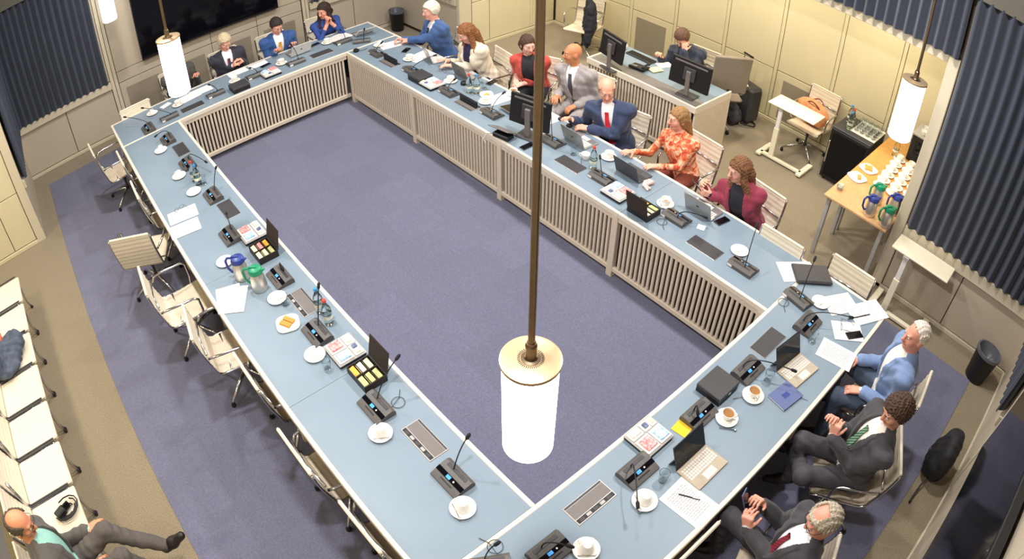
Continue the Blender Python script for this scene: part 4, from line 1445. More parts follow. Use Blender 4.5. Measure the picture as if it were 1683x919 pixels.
soft_bag('shoulder_bag', 'dark patterned bag slumped on floor against the suitcase', (p[0], p[1], 0), .5, [((0, 0, .12), (.14, .10, .12)), ((.05, .05, .2), (.1, .08, .12))], 'bag_dark', .012, straps=(((.05, -.1, .05), (.2, -.22, .02), (.1, -.3, .02)), ((.1, -.3, .02), (-.05, -.34, .02), (-.05, -.1, .06))))
p = tz(1556, 790, 0)
mat('backpack_black', '141417', .75, col2='26262a', scale=25)
bp_ = soft_bag('backpack', 'black backpack on the floor by the near wall', (2.76, -8.14, 0), math.radians(6), [((0, .04, .22), (.20, .11, .24)), ((0, .11, .17), (.16, .08, .17)), ((.09, .03, .34), (.12, .09, .11))], 'backpack_black', .006, straps=(((-.14, .08, .1), (-.3, .12, .03), (-.42, .12, .012)), ((-.12, 0, .35), (-.2, -.05, .2), (-.13, 0, .06))))
MB().tube([(-.1, .17, .1), (0, .19, .24), (.1, .17, .1)], .004, 'mid_grey', 5).build('zip', bp_)

# ---- overbed-style side tables
def overbed(label, x, y, face, top_w=.65, top_d=.33):
    t = thing('side_table', label, 'table', (x, y, 0), rz_of(face), 'cream height-adjustable side tables')
    mat('laminate_cream', 'e9e0c4', .4, var=.02)
    MB().box(-top_w / 2, top_w / 2, -top_d / 2, top_d / 2, .735, .757, 'laminate_cream', .006).build('tabletop', t)
    cl_ = MB().box(-.035, .035, -.02, .02, .05, .45, 'laminate_cream', .005).xform(Matrix.Translation((.15, .12, 0))).build('column', t)
    MB().box(-.027, .027, -.014, .014, .45, .735, 'white_plastic', .004).xform(Matrix.Translation((.15, .12, 0))).build('inner_column', cl_)
    MB().box(.115, .185, -.15, .15, .70, .735, 'light_grey', .004).build('bracket', t)
    MB().box(-.30, .30, .095, .145, .02, .055, 'laminate_cream', .005).build('base_bar', t)
    for s_ in (-1, 1):
        f_ = MB().box(s_ * .30 - .035, s_ * .30 + .035, -.16, .20, .018, .055, 'laminate_cream', .006).build('foot', t)
        for yy in (-.13, .17):
            MB().lathe([(.014, 0), (.014, .02)], 'black', c=(s_ * .30, yy, 0), n=10).build('glide', f_)
    return t
overbed('cream side table on a column in the alcove before the orange bag', 5.62, -4.66, 180)
overbed('cream side table on a column under the large blue curtain', 4.215, -6.96, 180, .66, .28)
chair(6.02, -4.72, 178, 'white chair holding the orange bag behind the alcove side table')
mat('orange_leather', 'd98a5c', .6, col2='e8a878', scale=12)
mat('brown_leather', '7a3f28', .6, var=.1)
ob = soft_bag('tote_bag', 'orange leather bag with brown handles on chair in the alcove', (6.05, -4.72, .42), 1.45, [((0, 0, .17), (.24, .10, .16)), ((.05, 0, .22), (.21, .09, .12))], 'orange_leather', .006)
for yy in (-.05, .05):
    MB().tube(curve((-.1, yy, .28), (0, yy * 2.4, .42), (.11, yy, .28)), .009, 'brown_leather', 7).build('handle', ob, smooth=True)

# ---- glass-door fridge with bottles and glasses
fx0, fx1, fy0, fy1, fh = 5.70, 6.24, -5.67, -5.13, .73
fr = thing('fridge', 'black glass-door drinks fridge in the alcove', 'fridge', ((fx0 + fx1) / 2, (fy0 + fy1) / 2, 0))
MB().box(-.25, .27, -.27, .27, .03, fh, 'dark_grey', .008).build('cabinet', fr)
d_ = MB().box(-.275, -.252, -.265, .265, .04, fh - .02, 'black', .004).build('door', fr)
MB().box(-.278, -.274, -.23, .23, .08, fh - .06, 'black_gloss').build('door_glass', d_)
MB().box(-.295, -.276, .235, .25, .25, .55, 'steel', .004).build('door_handle', d_)
for a_, b_ in ((-.22, -.22), (.22, -.22), (-.22, .22), (.22, .22)):
    MB().lathe([(.02, 0), (.02, .03)], 'black', c=(a_, b_, 0), n=10).build('foot', fr)
gt = thing('glass_tray', 'white tray of upturned glasses on the black fridge', 'tray', (6.02, -5.50, fh + .001), PI / 2)
MB().box(-.17, .17, -.2, .2, 0, .008, 'white_plastic', .003).build('tray', gt)
MB().box(-.175, .175, -.205, -.195, .006, .02, 'white_plastic', .002).build('tray_lip', gt)
for i in range(4):
    for j in range(4):
        g_ = tumbler((5.895 + i * .08, -5.62 + j * .08, fh + .01 + .0), 'clear glass on fridge tray, %s row from the front, %s from the bottles' % (row_word(i), row_word(3 - j)), 'glasses on the fridge tray')
for x, y, cap, w in ((6.02, -5.22, 'blue_cap', 'water bottle with blue cap at the back of the fridge top'), (5.94, -5.28, 'red', 'water bottle with red cap on the fridge top'), (5.84, -5.30, 'blue_cap', 'water bottle at the front of the fridge top')):
    bottle((x, y, fh + .001), cap, w)

# ---- buffet
def buffet(label, x0, x1, m):
    t = thing('buffet_table', label, 'table', ((x0 + x1) / 2, -6.115, 0), 0, 'buffet tables')
    w = (x1 - x0) / 2
    MB().box(-w, w, -.37, .375, .715, .74, m, .004).build('tabletop', t)
    MB().box(-w + .05, w - .05, .30, .33, .65, .715, 'mid_grey', .003).build('apron', t)
    MB().box(-w + .05, w - .05, -.33, -.30, .65, .715, 'mid_grey', .003).build('apron', t)
    for sx in (-1, 1):
        for sy in (-1, 1):
            l = MB().box(-.022, .022, -.022, .022, 0, .715, 'light_grey', .005).build('leg', t, (sx * (w - .06), sy * .32, 0))
    return t
buffet('light wooden buffet table with steel jugs in front', 4.25, 4.86, 'wood_light')
buffet('orange-brown wooden buffet table with rows of cups', 4.862, 6.33, 'wood_orange')
BZ = .742
for u, v, lid, w in ((1438, 332, 'green_plastic', 'steel jug with green lid behind the others on the buffet'), (1427, 352, 'navy_plastic', 'steel jug with blue lid at the front left of the buffet'),
                     (1466, 349, 'navy_plastic', 'steel jug with blue lid at the right on the buffet'), (1453, 370, 'green_plastic', 'steel jug with green lid at the front edge of the buffet')):
    p = tz(u, v, BZ)
    jug((p[0], p[1], BZ), lid, -.7, w)
for i in range(6):
    for j in range(3):
        x, y = 4.96 + i * .158, -6.10 - j * .165 + .01 * i
        s_ = link('saucer', cached('saucer', saucer_mesh), None, (x, y, BZ))
        tag(s_, 'white buffet saucer, %s row from jugs, %s from back edge' % (row_word(i), row_word(j)), 'saucer', 'saucers on the buffet')
        c = link('coffee_cup', cached('coffee_cup', cup_mesh), None, (x, y, BZ + .007), i * 1.1 + j)
        link('handle', cached('cup_handle', cup_handle), c)
        tag(c, 'white buffet cup, %s row from jugs, %s from back edge' % (row_word(i), row_word(j)), 'cup', 'cups on the buffet')
p = tz(1408, 292, BZ)
plate_food((p[0], p[1], BZ), .4, 'long white buffet', 'pastry', 5, 1, .095)
p = tz(1424, 281, BZ)
plate_food((p[0] + .05, p[1], BZ), .4, 'second white buffet', 'pastry', 6, 2, .095)
p = tz(1379, 311, BZ)
sb_ = thing('sugar_bowl', 'small bowl of sachets at the corner of the buffet', 'bowl', (p[0], p[1], BZ))
MB().lathe([(0, 0), (.025, 0), (.04, .04), (.037, .04), (.022, .005), (0, .005)], 'light_grey', n=18, caps=False).build('bowl', sb_, smooth=40)
for k in range(4):
    MB().box(-.004, .004, -.014, .014, 0, .05, 'pack_white').xform(Matrix.Translation((.012 * math.cos(k * 1.7), .012 * math.sin(k * 1.7), .02)) @ Matrix.Rotation(.3 * (k - 1.5), 4, 'Y')).build('sachet', sb_)
p = tz(1469, 256, BZ)
bottle((p[0], p[1], BZ), 'red', 'glass bottle with red cap at the back of the buffet')
cm_ = thing('coffee_machine', 'dark cabinet with white cups on top at the back of the buffet', 'coffee machine', (6.06, -6.25, BZ))
MB().box(-.19, .19, -.16, .16, 0, .34, 'black', .01).build('housing', cm_)
MB().box(-.2, .2, -.17, .17, .34, .36, 'light_grey', .004).build('cup_rail', cm_)
MB().box(-.195, -.188, -.1, .1, .12, .28, 'black_gloss').build('front_panel', cm_)
for k in range(4):
    c = link('coffee_cup', cached('coffee_cup', cup_mesh), None, (5.95 + .13 * (k % 2), -6.33 + .13 * (k // 2), BZ + .361), .8)
    link('handle', cached('cup_handle', cup_handle), c)
    tag(c, 'white cup on dark coffee machine, %s row, %s in row' % (row_word(k % 2), row_word(k // 2)), 'cup', 'cups on the coffee machine')

# ---- waste bins
def bin_(x, y, label, rz=0.0):
    t = thing('waste_bin', label, 'bin', (x, y, 0), rz, 'black waste bins')
    mb = MB().lathe([(0, 0), (.115, 0), (.12, .01), (.15, .36), (.155, .365), (.148, .365), (.117, .02), (0, .02)], 'black', n=28, caps=False)
    mb.xform(Matrix.Diagonal((1.0, .8, 1, 1)))
    mb.build('bin', t, smooth=40)
    mb = MB()
    vs, fs = [], []
    r_ = random.Random(3)
    for i in range(28):
        a = 2 * PI * i / 28
        k = 1 + r_.uniform(-.06, .03)
        for rr, z in ((.157, .335), (.158, .37), (.14 * k, .372), (.12 * k, .30), (.07 * k, .24), (.0, .22 + r_.uniform(0, .03))):
            vs.append((rr * math.cos(a), .8 * rr * math.sin(a), z))
    for i in range(28):
        j = (i + 1) % 28
        for k in range(5):
            fs.append((i * 6 + k, j * 6 + k, j * 6 + k + 1, i * 6 + k + 1))
    mb.add(vs, fs, 'liner_grey').build('liner', t, smooth=50)
    return t
mat('liner_grey', '5a5c62', .35, var=.2, scale=15)
bin_(4.26, 1.78, 'black waste bin with liner at the far right corner', 1.5)
bin_(4.12, -8.02, 'black waste bin with liner under the right curtain', 1.2)

# ---- things left on the row of visitor chairs
mat('coat_blue', '3a4250', .85, col2='566072', scale=14)
mat('coat_orange', 'd8694a', .8, var=.1)
ct = soft_bag('coat', 'dark blue-grey coat with orange lining thrown on a visitor chair', (-2.80, -2.30, .458), 1.3, [((0, 0, .07), (.26, .15, .08)), ((-.05, .1, .14), (.22, .10, .10)), ((.12, -.05, .10), (.16, .12, .09))], 'coat_blue', .018, cat='coat')
f_ = Field(.012, (-.3, -.1, -.05), (.3, .3, .4))
f_.ell((.16, .14, .14), (.14, .07, .06), k=.03); f_.ell((.06, .2, .18), (.1, .05, .07), k=.03)
X, Y, Z = f_.grid(); f_.F += folds(X, Y, Z, .012, 40)
f_.build('lining', ['coat_orange'], ct)
hs = thing('camera_bag', 'black straps and small camera lying on a visitor chair', 'camera', (-2.72, -4.2, .457), .4)
MB().box(-.05, .05, -.035, .035, 0, .06, 'black', .01).build('camera_body', hs)
MB().lathe([(.028, 0), (.028, .05), (.022, .055), (0, .05)], 'black_gloss', n=16, caps=False).xform(Matrix.Translation((.05, .0, .03)) @ Matrix.Rotation(PI / 2, 4, 'Y')).build('lens', hs)
for k in range(4):
    r_ = .06 + .02 * k
    MB().tube([(.06 + r_ * math.cos(a + k) , -.02 + .8 * r_ * math.sin(a + k), .012 + .008 * k) for a in [i * .5 for i in range(11)]], .006, 'black', 6).build('strap', hs, smooth=True)
# ================================================================ people
def R_of(f, u):
    u = _nrm(u)
    f = _nrm(np.asarray(f, float) - u * np.dot(f, u))
    r = np.cross(f, u)
    return np.stack([r, f, u], 1)                      # columns: right, forward, up
def azv(a, z=0.0):
    return np.array([math.cos(math.radians(a)), math.sin(math.radians(a)), z])
def rotv(v, ax, ang):
    ax = _nrm(ax)
    v = np.asarray(v, float)
    return v * math.cos(ang) + np.cross(ax, v) * math.sin(ang) + ax * (ax @ v) * (1 - math.cos(ang))
def ik(S_, T_, l1, l2, pole):
    d = T_ - S_
    D = np.linalg.norm(d)
    m = (l1 + l2) * .985
    if D > m:
        T_ = S_ + d / D * m
        d, D = T_ - S_, m
    a = (l1 * l1 - l2 * l2 + D * D) / (2 * D)
    hgt = math.sqrt(max(l1 * l1 - a * a, 1e-6))
    n_ = d / D
    p = _nrm(np.asarray(pole, float) - n_ * np.dot(pole, n_))
    return S_ + n_ * a + p * hgt, T_
def hand(F, wr, f, n, side, curl, lab, sc=1.0):
    """wrist, pointing direction, palm normal, side +1 right / -1 left"""
    f = _nrm(f)
    n = _nrm(np.asarray(n, float) - f * np.dot(n, f))
    th = np.cross(f, n) * side                          # towards the thumb
    k = .010
    for o in (-.028, -.010, .010, .028):
        F.cone(wr + th * o * .45 * sc, wr + f * .082 * sc + th * o * sc - n * .002, .014 * sc, .0125 * sc, lab, k)
    ln = [.068, .078, .073, .058]
    for i, o in enumerate((.029, .010, -.010, -.028)):
        p = wr + f * .083 * sc + th * o * sc
        d = f + th * (.10 * (1.2 - i * .8))
        c = curl if not isinstance(curl, (list, tuple)) else curl[i]
        rr = .0092 * sc
        for j in range(3):
            d = _nrm(rotv(_nrm(d), np.cross(f, n), c * (1.0, 1.1, .8)[j]))
            e = p + d * ln[i] * sc * (.45, .32, .25)[j]
            F.cone(p, e, rr, rr * .93, lab, .004)
            p, rr = e, rr * .93
    b = wr + f * .022 * sc + th * .024 * sc
    d = _nrm(f * .62 + th * .62 + n * .45)
    e = b + d * .042 * sc
    F.cone(b, e, .014 * sc, .0105 * sc, lab, .010)
    d2 = _nrm(d + f * .5 + n * .25 * (1 + (curl if not isinstance(curl, (list, tuple)) else .5)))
    F.cone(e, e + d2 * .034 * sc, .0105 * sc, .0085 * sc, lab, .004)
    return th

PERSON_N = [0]
def person(label, hip, face, head, head_az, pitch=5, roll=0, LH=None, RH=None, skin='e0a98a', hair='3a2c22', hairstyle='short', jacket=None, shirt='f0efec', tie=None, trousers='24242c', female=False, h=.008,
           open_=False, knees=None, ankles=None, curl=.35, lpalm=(0, 0, -1), rpalm=(0, 0, -1), lpole=None, rpole=None, glasses=False, shirt_mat=None, jacket_mat=None, bare=0.0, shoe='1c1a1a', lcurl=None, rcurl=None, hip_z=.565, lookdown=0, ldir=None, rdir=None):
    PERSON_N[0] += 1
    K = 'p%d_' % PERSON_N[0]
    t = thing('person', label, 'person', (hip[0], hip[1], 0))
    O = np.array([hip[0], hip[1], 0.0])
    mat(K + 'skin', skin, .5, var=.04, scale=25); mat(K + 'lip', '%02x%02x%02x' % tuple(int(int(skin[i:i + 2], 16) * c) for i, c in zip((0, 2, 4), (.86, .66, .66))), .4, var=.03)
    sm = shirt_mat or K + 'shirt'
    if not shirt_mat:
        mat(sm, shirt, .75, var=.05, scale=60)
    mat(K + 'trousers', trousers, .85, var=.12, scale=70); mat(K + 'shoe', shoe, .35, var=.05)
    mat(K + 'hair', hair, .6, var=.4, scale=110, bump=.8)
    MT = [K + 'skin', sm, K + 'trousers', K + 'shoe', K + 'lip']
    s = .93 if female else 1.0
    H = np.array([0, 0, hip_z])
    C = np.asarray(head, float) - O                        # head centre
    f0 = azv(face)
    axis = C - H
    u = _nrm(axis * np.array([1, 1, 1.0]))
    TR = R_of(f0, u)
    r_, f_, u_ = TR[:, 0], TR[:, 1], TR[:, 2]
    Ln = np.linalg.norm(axis) - .185
    Nk = H + u_ * Ln                                       # base of neck
    hf = azv(head_az)
    hu = _nrm(np.array([0, 0, 1.0]) * .8 + u_ * .2)
    hf = rotv(hf, np.cross(hf, hu), -math.radians(pitch))
    hu = rotv(hu, np.cross(azv(head_az), hu), -math.radians(pitch))
    if roll:
        hu = rotv(hu, hf, math.radians(roll))
    HR = R_of(hf, hu)
    hp = lambda x, y, z: C + HR @ np.array([x, y, z])
    sw = .170 if female else .198
    SL, SR = Nk - u_ * .055 - r_ * sw, Nk - u_ * .055 + r_ * sw
    l1, l2 = .285 * s, .255 * s
    kn = knees or {}
    an = ankles or {}
    lg = {}
    for sd, nm in ((-1, 'L'), (1, 'R')):
        hj = H + np.array([0, 0, -.02]) + R_of(f0, (0, 0, 1))[:, 0] * sd * .09
        kp = (np.asarray(kn[nm], float) - O) if nm in kn else hj + f0 * .42 * s + R_of(f0, (0, 0, 1))[:, 0] * sd * .05 + np.array([0, 0, .0])
        d = kp - hj
        kp = hj + _nrm(d) * .43 * s
        ap = (np.asarray(an[nm], float) - O) if nm in an else kp + np.array([0, 0, -(kp[2] - .09)]) - f0 * .03
        lg[nm] = (hj, kp, kp + _nrm(ap - kp) * .42 * s)
    arms = {}
    for sd, nm, Sx, tg, pole in ((-1, 'L', SL, LH, lpole), (1, 'R', SR, RH, rpole)):
        tgt = (np.asarray(tg, float) - O) if tg is not None else (lg[nm][0] * .45 + lg[nm][1] * .55 + np.array([0, 0, .11]) - r_ * sd * .02)
        pl = np.asarray(pole, float) if pole is not None else (-u_ * 1.0 + r_ * sd * .22 - f_ * .40)
        el, wr = ik(Sx, tgt, l1, l2, pl)
        arms[nm] = (Sx, el, wr)
    allp = [H, C, Nk, SL, SR] + [p for a in arms.values() for p in a] + [p for a in lg.values() for p in a]
    P_ = np.array(allp)
    lo, hi = P_.min(0) - .2, P_.max(0) + .2
    lo[2] = max(lo[2], -.005)
    def torso(F, lab, g, lap=False):
        wv = 1.0 if not female else .9
        F.ell(H + u_ * .02 - f_ * .01, (.175 * wv * (1.04 if female else 1), .125, .13), TR, lab, .05, grow=g)
        F.ell(H + u_ * Ln * .42 + f_ * .005, (.162 * wv, .122, .16), TR, lab, .07, grow=g)
        F.ell(H + u_ * Ln * .70 + f_ * (.01 if not female else .015), (.178 * wv, .130, .175), TR, lab, .06, grow=g)
        if female:
            for sd in (-1, 1):
                F.ell(H + u_ * Ln * .70 + f_ * .085 + r_ * sd * .07, (.06, .05, .06), TR, lab, .05, grow=g)
        F.cone(SL + u_ * .005, SR + u_ * .005, .058, .058, lab, .06, grow=g)
        F.cone(Nk - u_ * .04 - r_ * .09, Nk + u_ * .01 - r_ * .02, .05, .045, lab, .04, grow=g * .6)
        F.cone(Nk - u_ * .04 + r_ * .09, Nk + u_ * .01 + r_ * .02, .05, .045, lab, .04, grow=g * .6)
    def sleeves(F, lab, g, end=1.0):
        for a, b, c in arms.values():
            F.cone(a, b, .053 * s, .043 * s, lab, .035, grow=g)
            F.cone(b, b + (c - b) * end, .043 * s, .031 * s, lab, .02, grow=g * 1.1)
    B = Field(h, lo, hi)
    torso(B, 1, 0)
    for nm, (a, b, c) in lg.items():
        B.cone(a, b, .085 * s, .060 * s, 2, .05, grow=.006)
        B.cone(b, c, .057 * s, .042 * s, 2, .03, grow=.008)
    X, Y, Z = B.grid()
    leg = B.L == 2
    B.F[leg] += folds(X[leg], Y[leg], Z[leg], .006, 42, PERSON_N[0])
    for nm, (a, b, c) in lg.items():
        sh = _nrm(c - b)
        toe = f0 * 1.0
        if nm in an and len(an) > 2:
            toe = np.asarray(an['toe'], float)
        tv = _nrm(toe - sh * np.dot(toe, sh) * .7)
        B.cone(c + sh * .045 - tv * .035, c + sh * .05 + tv * .06, .036, .040, 3, .02)
        B.cone(c + sh * .05 + tv * .06, c + sh * .058 + tv * .16, .040, .030, 3, .03)
        B.cone(c - sh * .02, c + sh * .04, .036, .036, 3, .015)
    sl_end = 1.0 - bare
    for nm, (a, b, c) in arms.items():
        B.cone(a, b, .050 * s, .040 * s, 1, .035)
        m_ = b + (c - b) * sl_end
        B.cone(b, m_, .040 * s, (.040 - .010 * sl_end) * s, 1, .02)
        if bare:
            B.cone(m_, c, .031 * s, .027 * s, 0, .01)
        B.cone(c - _nrm(c - b) * .03, c + _nrm(c - b) * .005, .026 * s, .025 * s, 0, .012)
    for nm, sd, pn, cu, dr in (('L', -1, lpalm, lcurl, ldir), ('R', 1, rpalm, rcurl, rdir)):
        a, b, c = arms[nm]
        fd = _nrm(c - b) if dr is None else _nrm(np.asarray(dr, float))
        hand(B, c, fd, pn, sd, curl if cu is None else cu, 0, .95 if female else 1.05)
    # neck and head
    B.cone(Nk - u_ * .02, C + HR @ np.array([0, -.02, -.06]), .054 * s, .052 * s, 0, .025)
    hs = .95 if female else 1.0
    e = lambda c, r, lab=0, k=.02, cut=False: B.ell(hp(*[q_ * hs for q_ in c]), np.array(r) * hs, HR, lab, k, cut)
    e((0, -.008, .032), (.075, .094, .092))
    e((0, .018, -.045), (.056, .068, .068), k=.035)
    e((0, .058, -.088), (.026, .026, .022), k=.025)
    for sd in (-1, 1):
        e((sd * .036, .056, -.018), (.026, .026, .03), k=.02)
        e((sd * .031, .100, .016), (.017, .016, .012), k=.012, cut=True)
        e((sd * .077, -.008, -.002), (.010, .022, .032), k=.008)
    B.cone(hp(-.034, .079, .036), hp(.034, .079, .036), .013, .013, 0, .014)
    B.cone(hp(0, .090, .022), hp(0, .108, -.020), .009, .014, 0, .010)
    for sd in (-1, 1):
        B.cone(hp(0, .098, -.022), hp(sd * .013, .094, -.024), .009, .008, 0, .006)
    B.cone(hp(-.020, .083, -.050), hp(.020, .083, -.050), .008, .008, 4, .006)
    B.cone(hp(-.013, .088, -.051), hp(.013, .088, -.051), .009, .009, 4, .006)
    # collar
    if not female or (jacket and not open_):
        ring = [Nk + u_ * (.012 - .03 * math.cos(a)) + (r_ * math.sin(a) + f_ * math.cos(a)) * .060 for a in [i * 2 * PI / 12 for i in range(13)]]
        for a, b in zip(ring, ring[1:]):
            B.cone(a, b, .013, .013, 1, .008)
    B.build('body', MT, t)
    # eyes and brows
    mat('eye_white', 'e8e2dc', .2, var=0)
    mat('iris_dark', '2c221c', .2, var=0)
    for sd in (-1, 1):
        ey = MB().lathe([(0.0001, -.011), (.006, -.0085), (.0095, -.0045), (.0105, 0), (.0095, .0045), (.006, .0085), (.0001, .011)], 'eye_white', n=12, caps=False)
        ey.lathe([(.0055, .0092), (.004, .0108), (.0001, .0115)], 'iris_dark', n=10, caps=False)
        mtx = Matrix([[*map(float, HR[0, [0, 2, 1]]), 0], [*map(float, HR[1, [0, 2, 1]]), 0], [*map(float, HR[2, [0, 2, 1]]), 0], [0, 0, 0, 1]])
        mtx.translation = Vector(hp(sd * .031 * hs, .082 * hs, (.015 - .0015 * lookdown) * hs))
        ey.xform(mtx)
        ey.build('eye', t, smooth=True)
        br = [Vector(hp(sd * x * hs, y * hs, z * hs)) for x, y, z in ((.014, .0935, .034), (.030, .0925, .040), (.046, .082, .035))]
        MB().tube(br, [.003, .004, .002], K + 'hair', 6).build('eyebrow', t, smooth=True)
    # hair
    if hairstyle != 'bald':
        pad = .28 if hairstyle in ('long', 'wavy', 'tied') else .17
        G = Field(h * .9, C - pad, C + np.array([.17, .17, .16]))
        cl_ = hairstyle == 'curly'
        th_ = .022 if cl_ else (.016 if hairstyle in ('long', 'wavy') else .012)
        if hairstyle == 'full':
            th_ = .02
        if hairstyle == 'receding':
            th_ = .007
        G.ell(hp(0, -.010, .034 * hs), np.array((.077, .095, .094)) * hs, HR, 0, .01, grow=th_)
        if hairstyle in ('long', 'wavy', 'tied'):
            G.ell(hp(0, -.045, -.03), (.07, .065, .09), HR, 0, .03)
        X, Y, Z = G.grid()
        D = np.stack([X - C[0], Y - C[1], Z - C[2]], -1) @ HR.astype(np.float32)
        x, y, z = D[..., 0] / hs, D[..., 1] / hs, D[..., 2] / hs
        zl = np.interp(y, [-.13, -.06, -.02, .015, .035, .07, .11], [-.085, -.07, -.03, -.012, .045, .078, .088])
        if hairstyle in ('long', 'wavy', 'tied'):
            zl = np.interp(y, [-.2, -.03, .01, .03, .07, .11], [-.3, -.3, -.10, .02, .07, .082])
        if hairstyle == 'receding':
            zl = np.interp(y, [-.13, -.06, -.02, .0, .02, .05, .11], [-.085, -.07, -.03, .0, .065, .112, .14])
        cut = zl - z
        if hairstyle in ('fringe', 'thin'):
            lim = .055 if hairstyle == 'fringe' else .088
            yy = np.clip((.02 - y) * .35, 0, .05)
            cut = np.maximum(cut, np.where(np.abs(x) < .062, z - lim - yy * .6, z - lim - .02))
            if hairstyle == 'thin':
                cut = zl - z
                cut = np.maximum(cut, np.where((y > -.035) & (np.abs(x) < .045), z - .10, -1))
        G.F = np.maximum(G.F, cut.astype(np.float32))
        if hairstyle in ('long', 'wavy', 'tied'):
            G2 = G
            if hairstyle != 'tied':
                for sd in (-1, 1):
                    p0 = hp(sd * .068, -.01, .03); p1 = hp(sd * .082, .0, -.07); p2 = Nk + r_ * sd * .095 + f_ * .06 - u_ * .03; p3 = Nk + r_ * sd * .09 + f_ * .115 - u_ * .13
                    G2.cone(p0, p1, .022, .03, 0, .02); G2.cone(p1, p2, .03, .036, 0, .02); G2.cone(p2, p3, .036, .018, 0, .02)
                p1 = hp(0, -.085, -.06); p2 = Nk - f_ * .10 - u_ * .06
                G2.cone(hp(0, -.08, .02), p1, .05, .055, 0, .03); G2.cone(p1, p2, .055, .045, 0, .03)
                G2.cone(p1 + r_ * .04, p2 + r_ * .05, .04, .035, 0, .03); G2.cone(p1 - r_ * .04, p2 - r_ * .05, .04, .035, 0, .03)
            else:
                G2.cone(hp(.03, -.09, -.03), Nk - f_ * .09 + r_ * .05 - u_ * .02, .04, .03, 0, .03)
                G2.cone(hp(-.03, -.09, -.03), Nk - f_ * .09 - r_ * .05 - u_ * .02, .04, .03, 0, .03)
        if cl_:
            G.F += .013 * np.sin(x * 190 + 2 * np.sin(z * 90)) * np.sin(y * 180 + 1.5 * np.sin(x * 80)) * np.sin(z * 170 + y * 40)
        else:
            G.F += (.003 if hairstyle != 'wavy' else .0055) * (np.sin(x * 240 + 5 * np.sin(z * (18 if hairstyle != 'wavy' else 45)) + 30 * y) + .7 * np.sin(y * 260 + 4 * np.sin(z * 40 + x * 25)))
        G.build('hair', [K + 'hair'], t)
    # jacket
    if jacket or jacket_mat:
        jm = jacket_mat or K + 'jacket'
        if not jacket_mat:
            mat(jm, jacket, .8, var=.10, scale=90, sheen=.15)
        J = Field(h, lo - .02, hi + .02)
        torso(J, 0, .017)
        sleeves(J, 0, .014, .93 if not bare else .8 - bare * .6)
        # skirts of the jacket over the hips
        J.ell(H - u_ * .03 - f_ * .015, (.185 * (1 if not female else .95), .135, .11), TR, 0, .05)
        # collar at the back of the neck
        ring = [Nk + u_ * .016 + (r_ * math.sin(a) + f_ * math.cos(a)) * .066 - u_ * .02 * math.cos(a) for a in [PI * .42 + i * PI * 1.16 / 8 for i in range(9)]]
        for a, b in zip(ring, ring[1:]):
            J.cone(a, b, .014, .014, 0, .014)
        X, Y, Z = J.grid()
        J.F += folds(X, Y, Z, .0075, 36, PERSON_N[0] * 1.7)
        D = np.stack([X - Nk[0], Y - Nk[1], Z - Nk[2]], -1) @ TR.astype(np.float32)
        x, y, z = D[..., 0], D[..., 1], D[..., 2]
        if open_:
            w = np.interp(z, [-.6, -.45, -.2, 0, .05], [.10, .085, .07, .075, .075])
        else:
            w = np.interp(z, [-.6, -.40, -.31, -.05, .05], [.06, .02, .006, .062, .07])
        arm_d = np.full(J.F.shape, 1.0, np.float32)
        m_ = (y > .02)
        near_arm = np.zeros(J.F.shape, bool)
        for a, b, c in arms.values():
            for p0, p1 in ((a, b), (b, c)):
                ab = p1 - p0
                tt = np.clip(((X - p0[0]) * ab[0] + (Y - p0[1]) * ab[1] + (Z - p0[2]) * ab[2]) / (ab @ ab), 0, 1)
                near_arm |= ((X - p0[0] - tt * ab[0]) ** 2 + (Y - p0[1] - tt * ab[1]) ** 2 + (Z - p0[2] - tt * ab[2]) ** 2) < .062 ** 2
        m_ &= ~near_arm
        zt = -.33 if not open_ else -.42
        lw = np.interp(z, [zt, -.12, 0], [.012, .05, .035])
        lap = m_ & (z > zt) & (z < .02) & (np.abs(x) > w) & (np.abs(x) < w + lw)
        J.F[lap] -= .007
        J.F = np.where(m_, np.maximum(J.F, (w - np.abs(x)).astype(np.float32)), J.F)
        J.build('jacket', [jm], t)
    # tie
    if tie:
        tm = tie if tie in MATS else K + 'tie'
        if tm not in MATS:
            mat(tm, tie, .5, var=.25, scale=120)
        vs, fs = [], []
        rows = []
        for i in range(14):
            zz = -.012 - i * .030
            if -zz > Ln * .86:
                break
            base = Nk + u_ * zz
            yy = None
            for k in range(60):
                d = .26 - k * .004
                q_ = np.round((base + f_ * d - B.lo) / B.h).astype(int)
                if (q_ < 0).any() or (q_ >= B.n).any():
                    continue
                if B.F[tuple(q_)] < 0:
                    yy = d
                    break
            if yy is None:
                continue
            rows.append([zz, yy])
        ys_ = np.array([a[1] for a in rows])
        med = np.median(ys_)
        ys_ = np.clip(ys_, med - .05, med + .035)
        ys_ = np.convolve(np.pad(ys_, 1, mode='edge'), [.25, .5, .25], 'valid')
        for i, ((zz, _), yy) in enumerate(zip(rows, ys_)):
            w = .020 if i == 0 else (.017 + .026 * i / len(rows))
            for o in (.013, .004):
                for sx in (-1, 1):
                    vs.append(Nk + u_ * zz + f_ * (yy + o + (.008 if i == 0 else 0)) + r_ * sx * w)
        for i in range(len(rows) - 1):
            a, b = 4 * i, 4 * i + 4
            fs += [(a, a + 1, b + 1, b), (a + 2, b + 2, b + 3, a + 3), (a, b, b + 2, a + 2), (a + 1, a + 3, b + 3, b + 1)]
        MB().add(vs, fs, tm).build('tie', t, smooth=40)
    if glasses:
        gm = MB()
        for sd in (-1, 1):
            gm.tube([hp(sd * .031 + .022 * math.cos(a), .103, .012 + .016 * math.sin(a)) for a in [i * PI / 6 for i in range(12)]], .0018, 'black', 5, True)
            gm.tube([hp(sd * .052, .102, .016), hp(sd * .079, .07, .016), hp(sd * .082, -.01, .014)], .0018, 'black', 5)
        gm.tube([hp(-.01, .106, .016), hp(.01, .106, .016)], .0018, 'black', 5)
        gm.build('glasses', t)
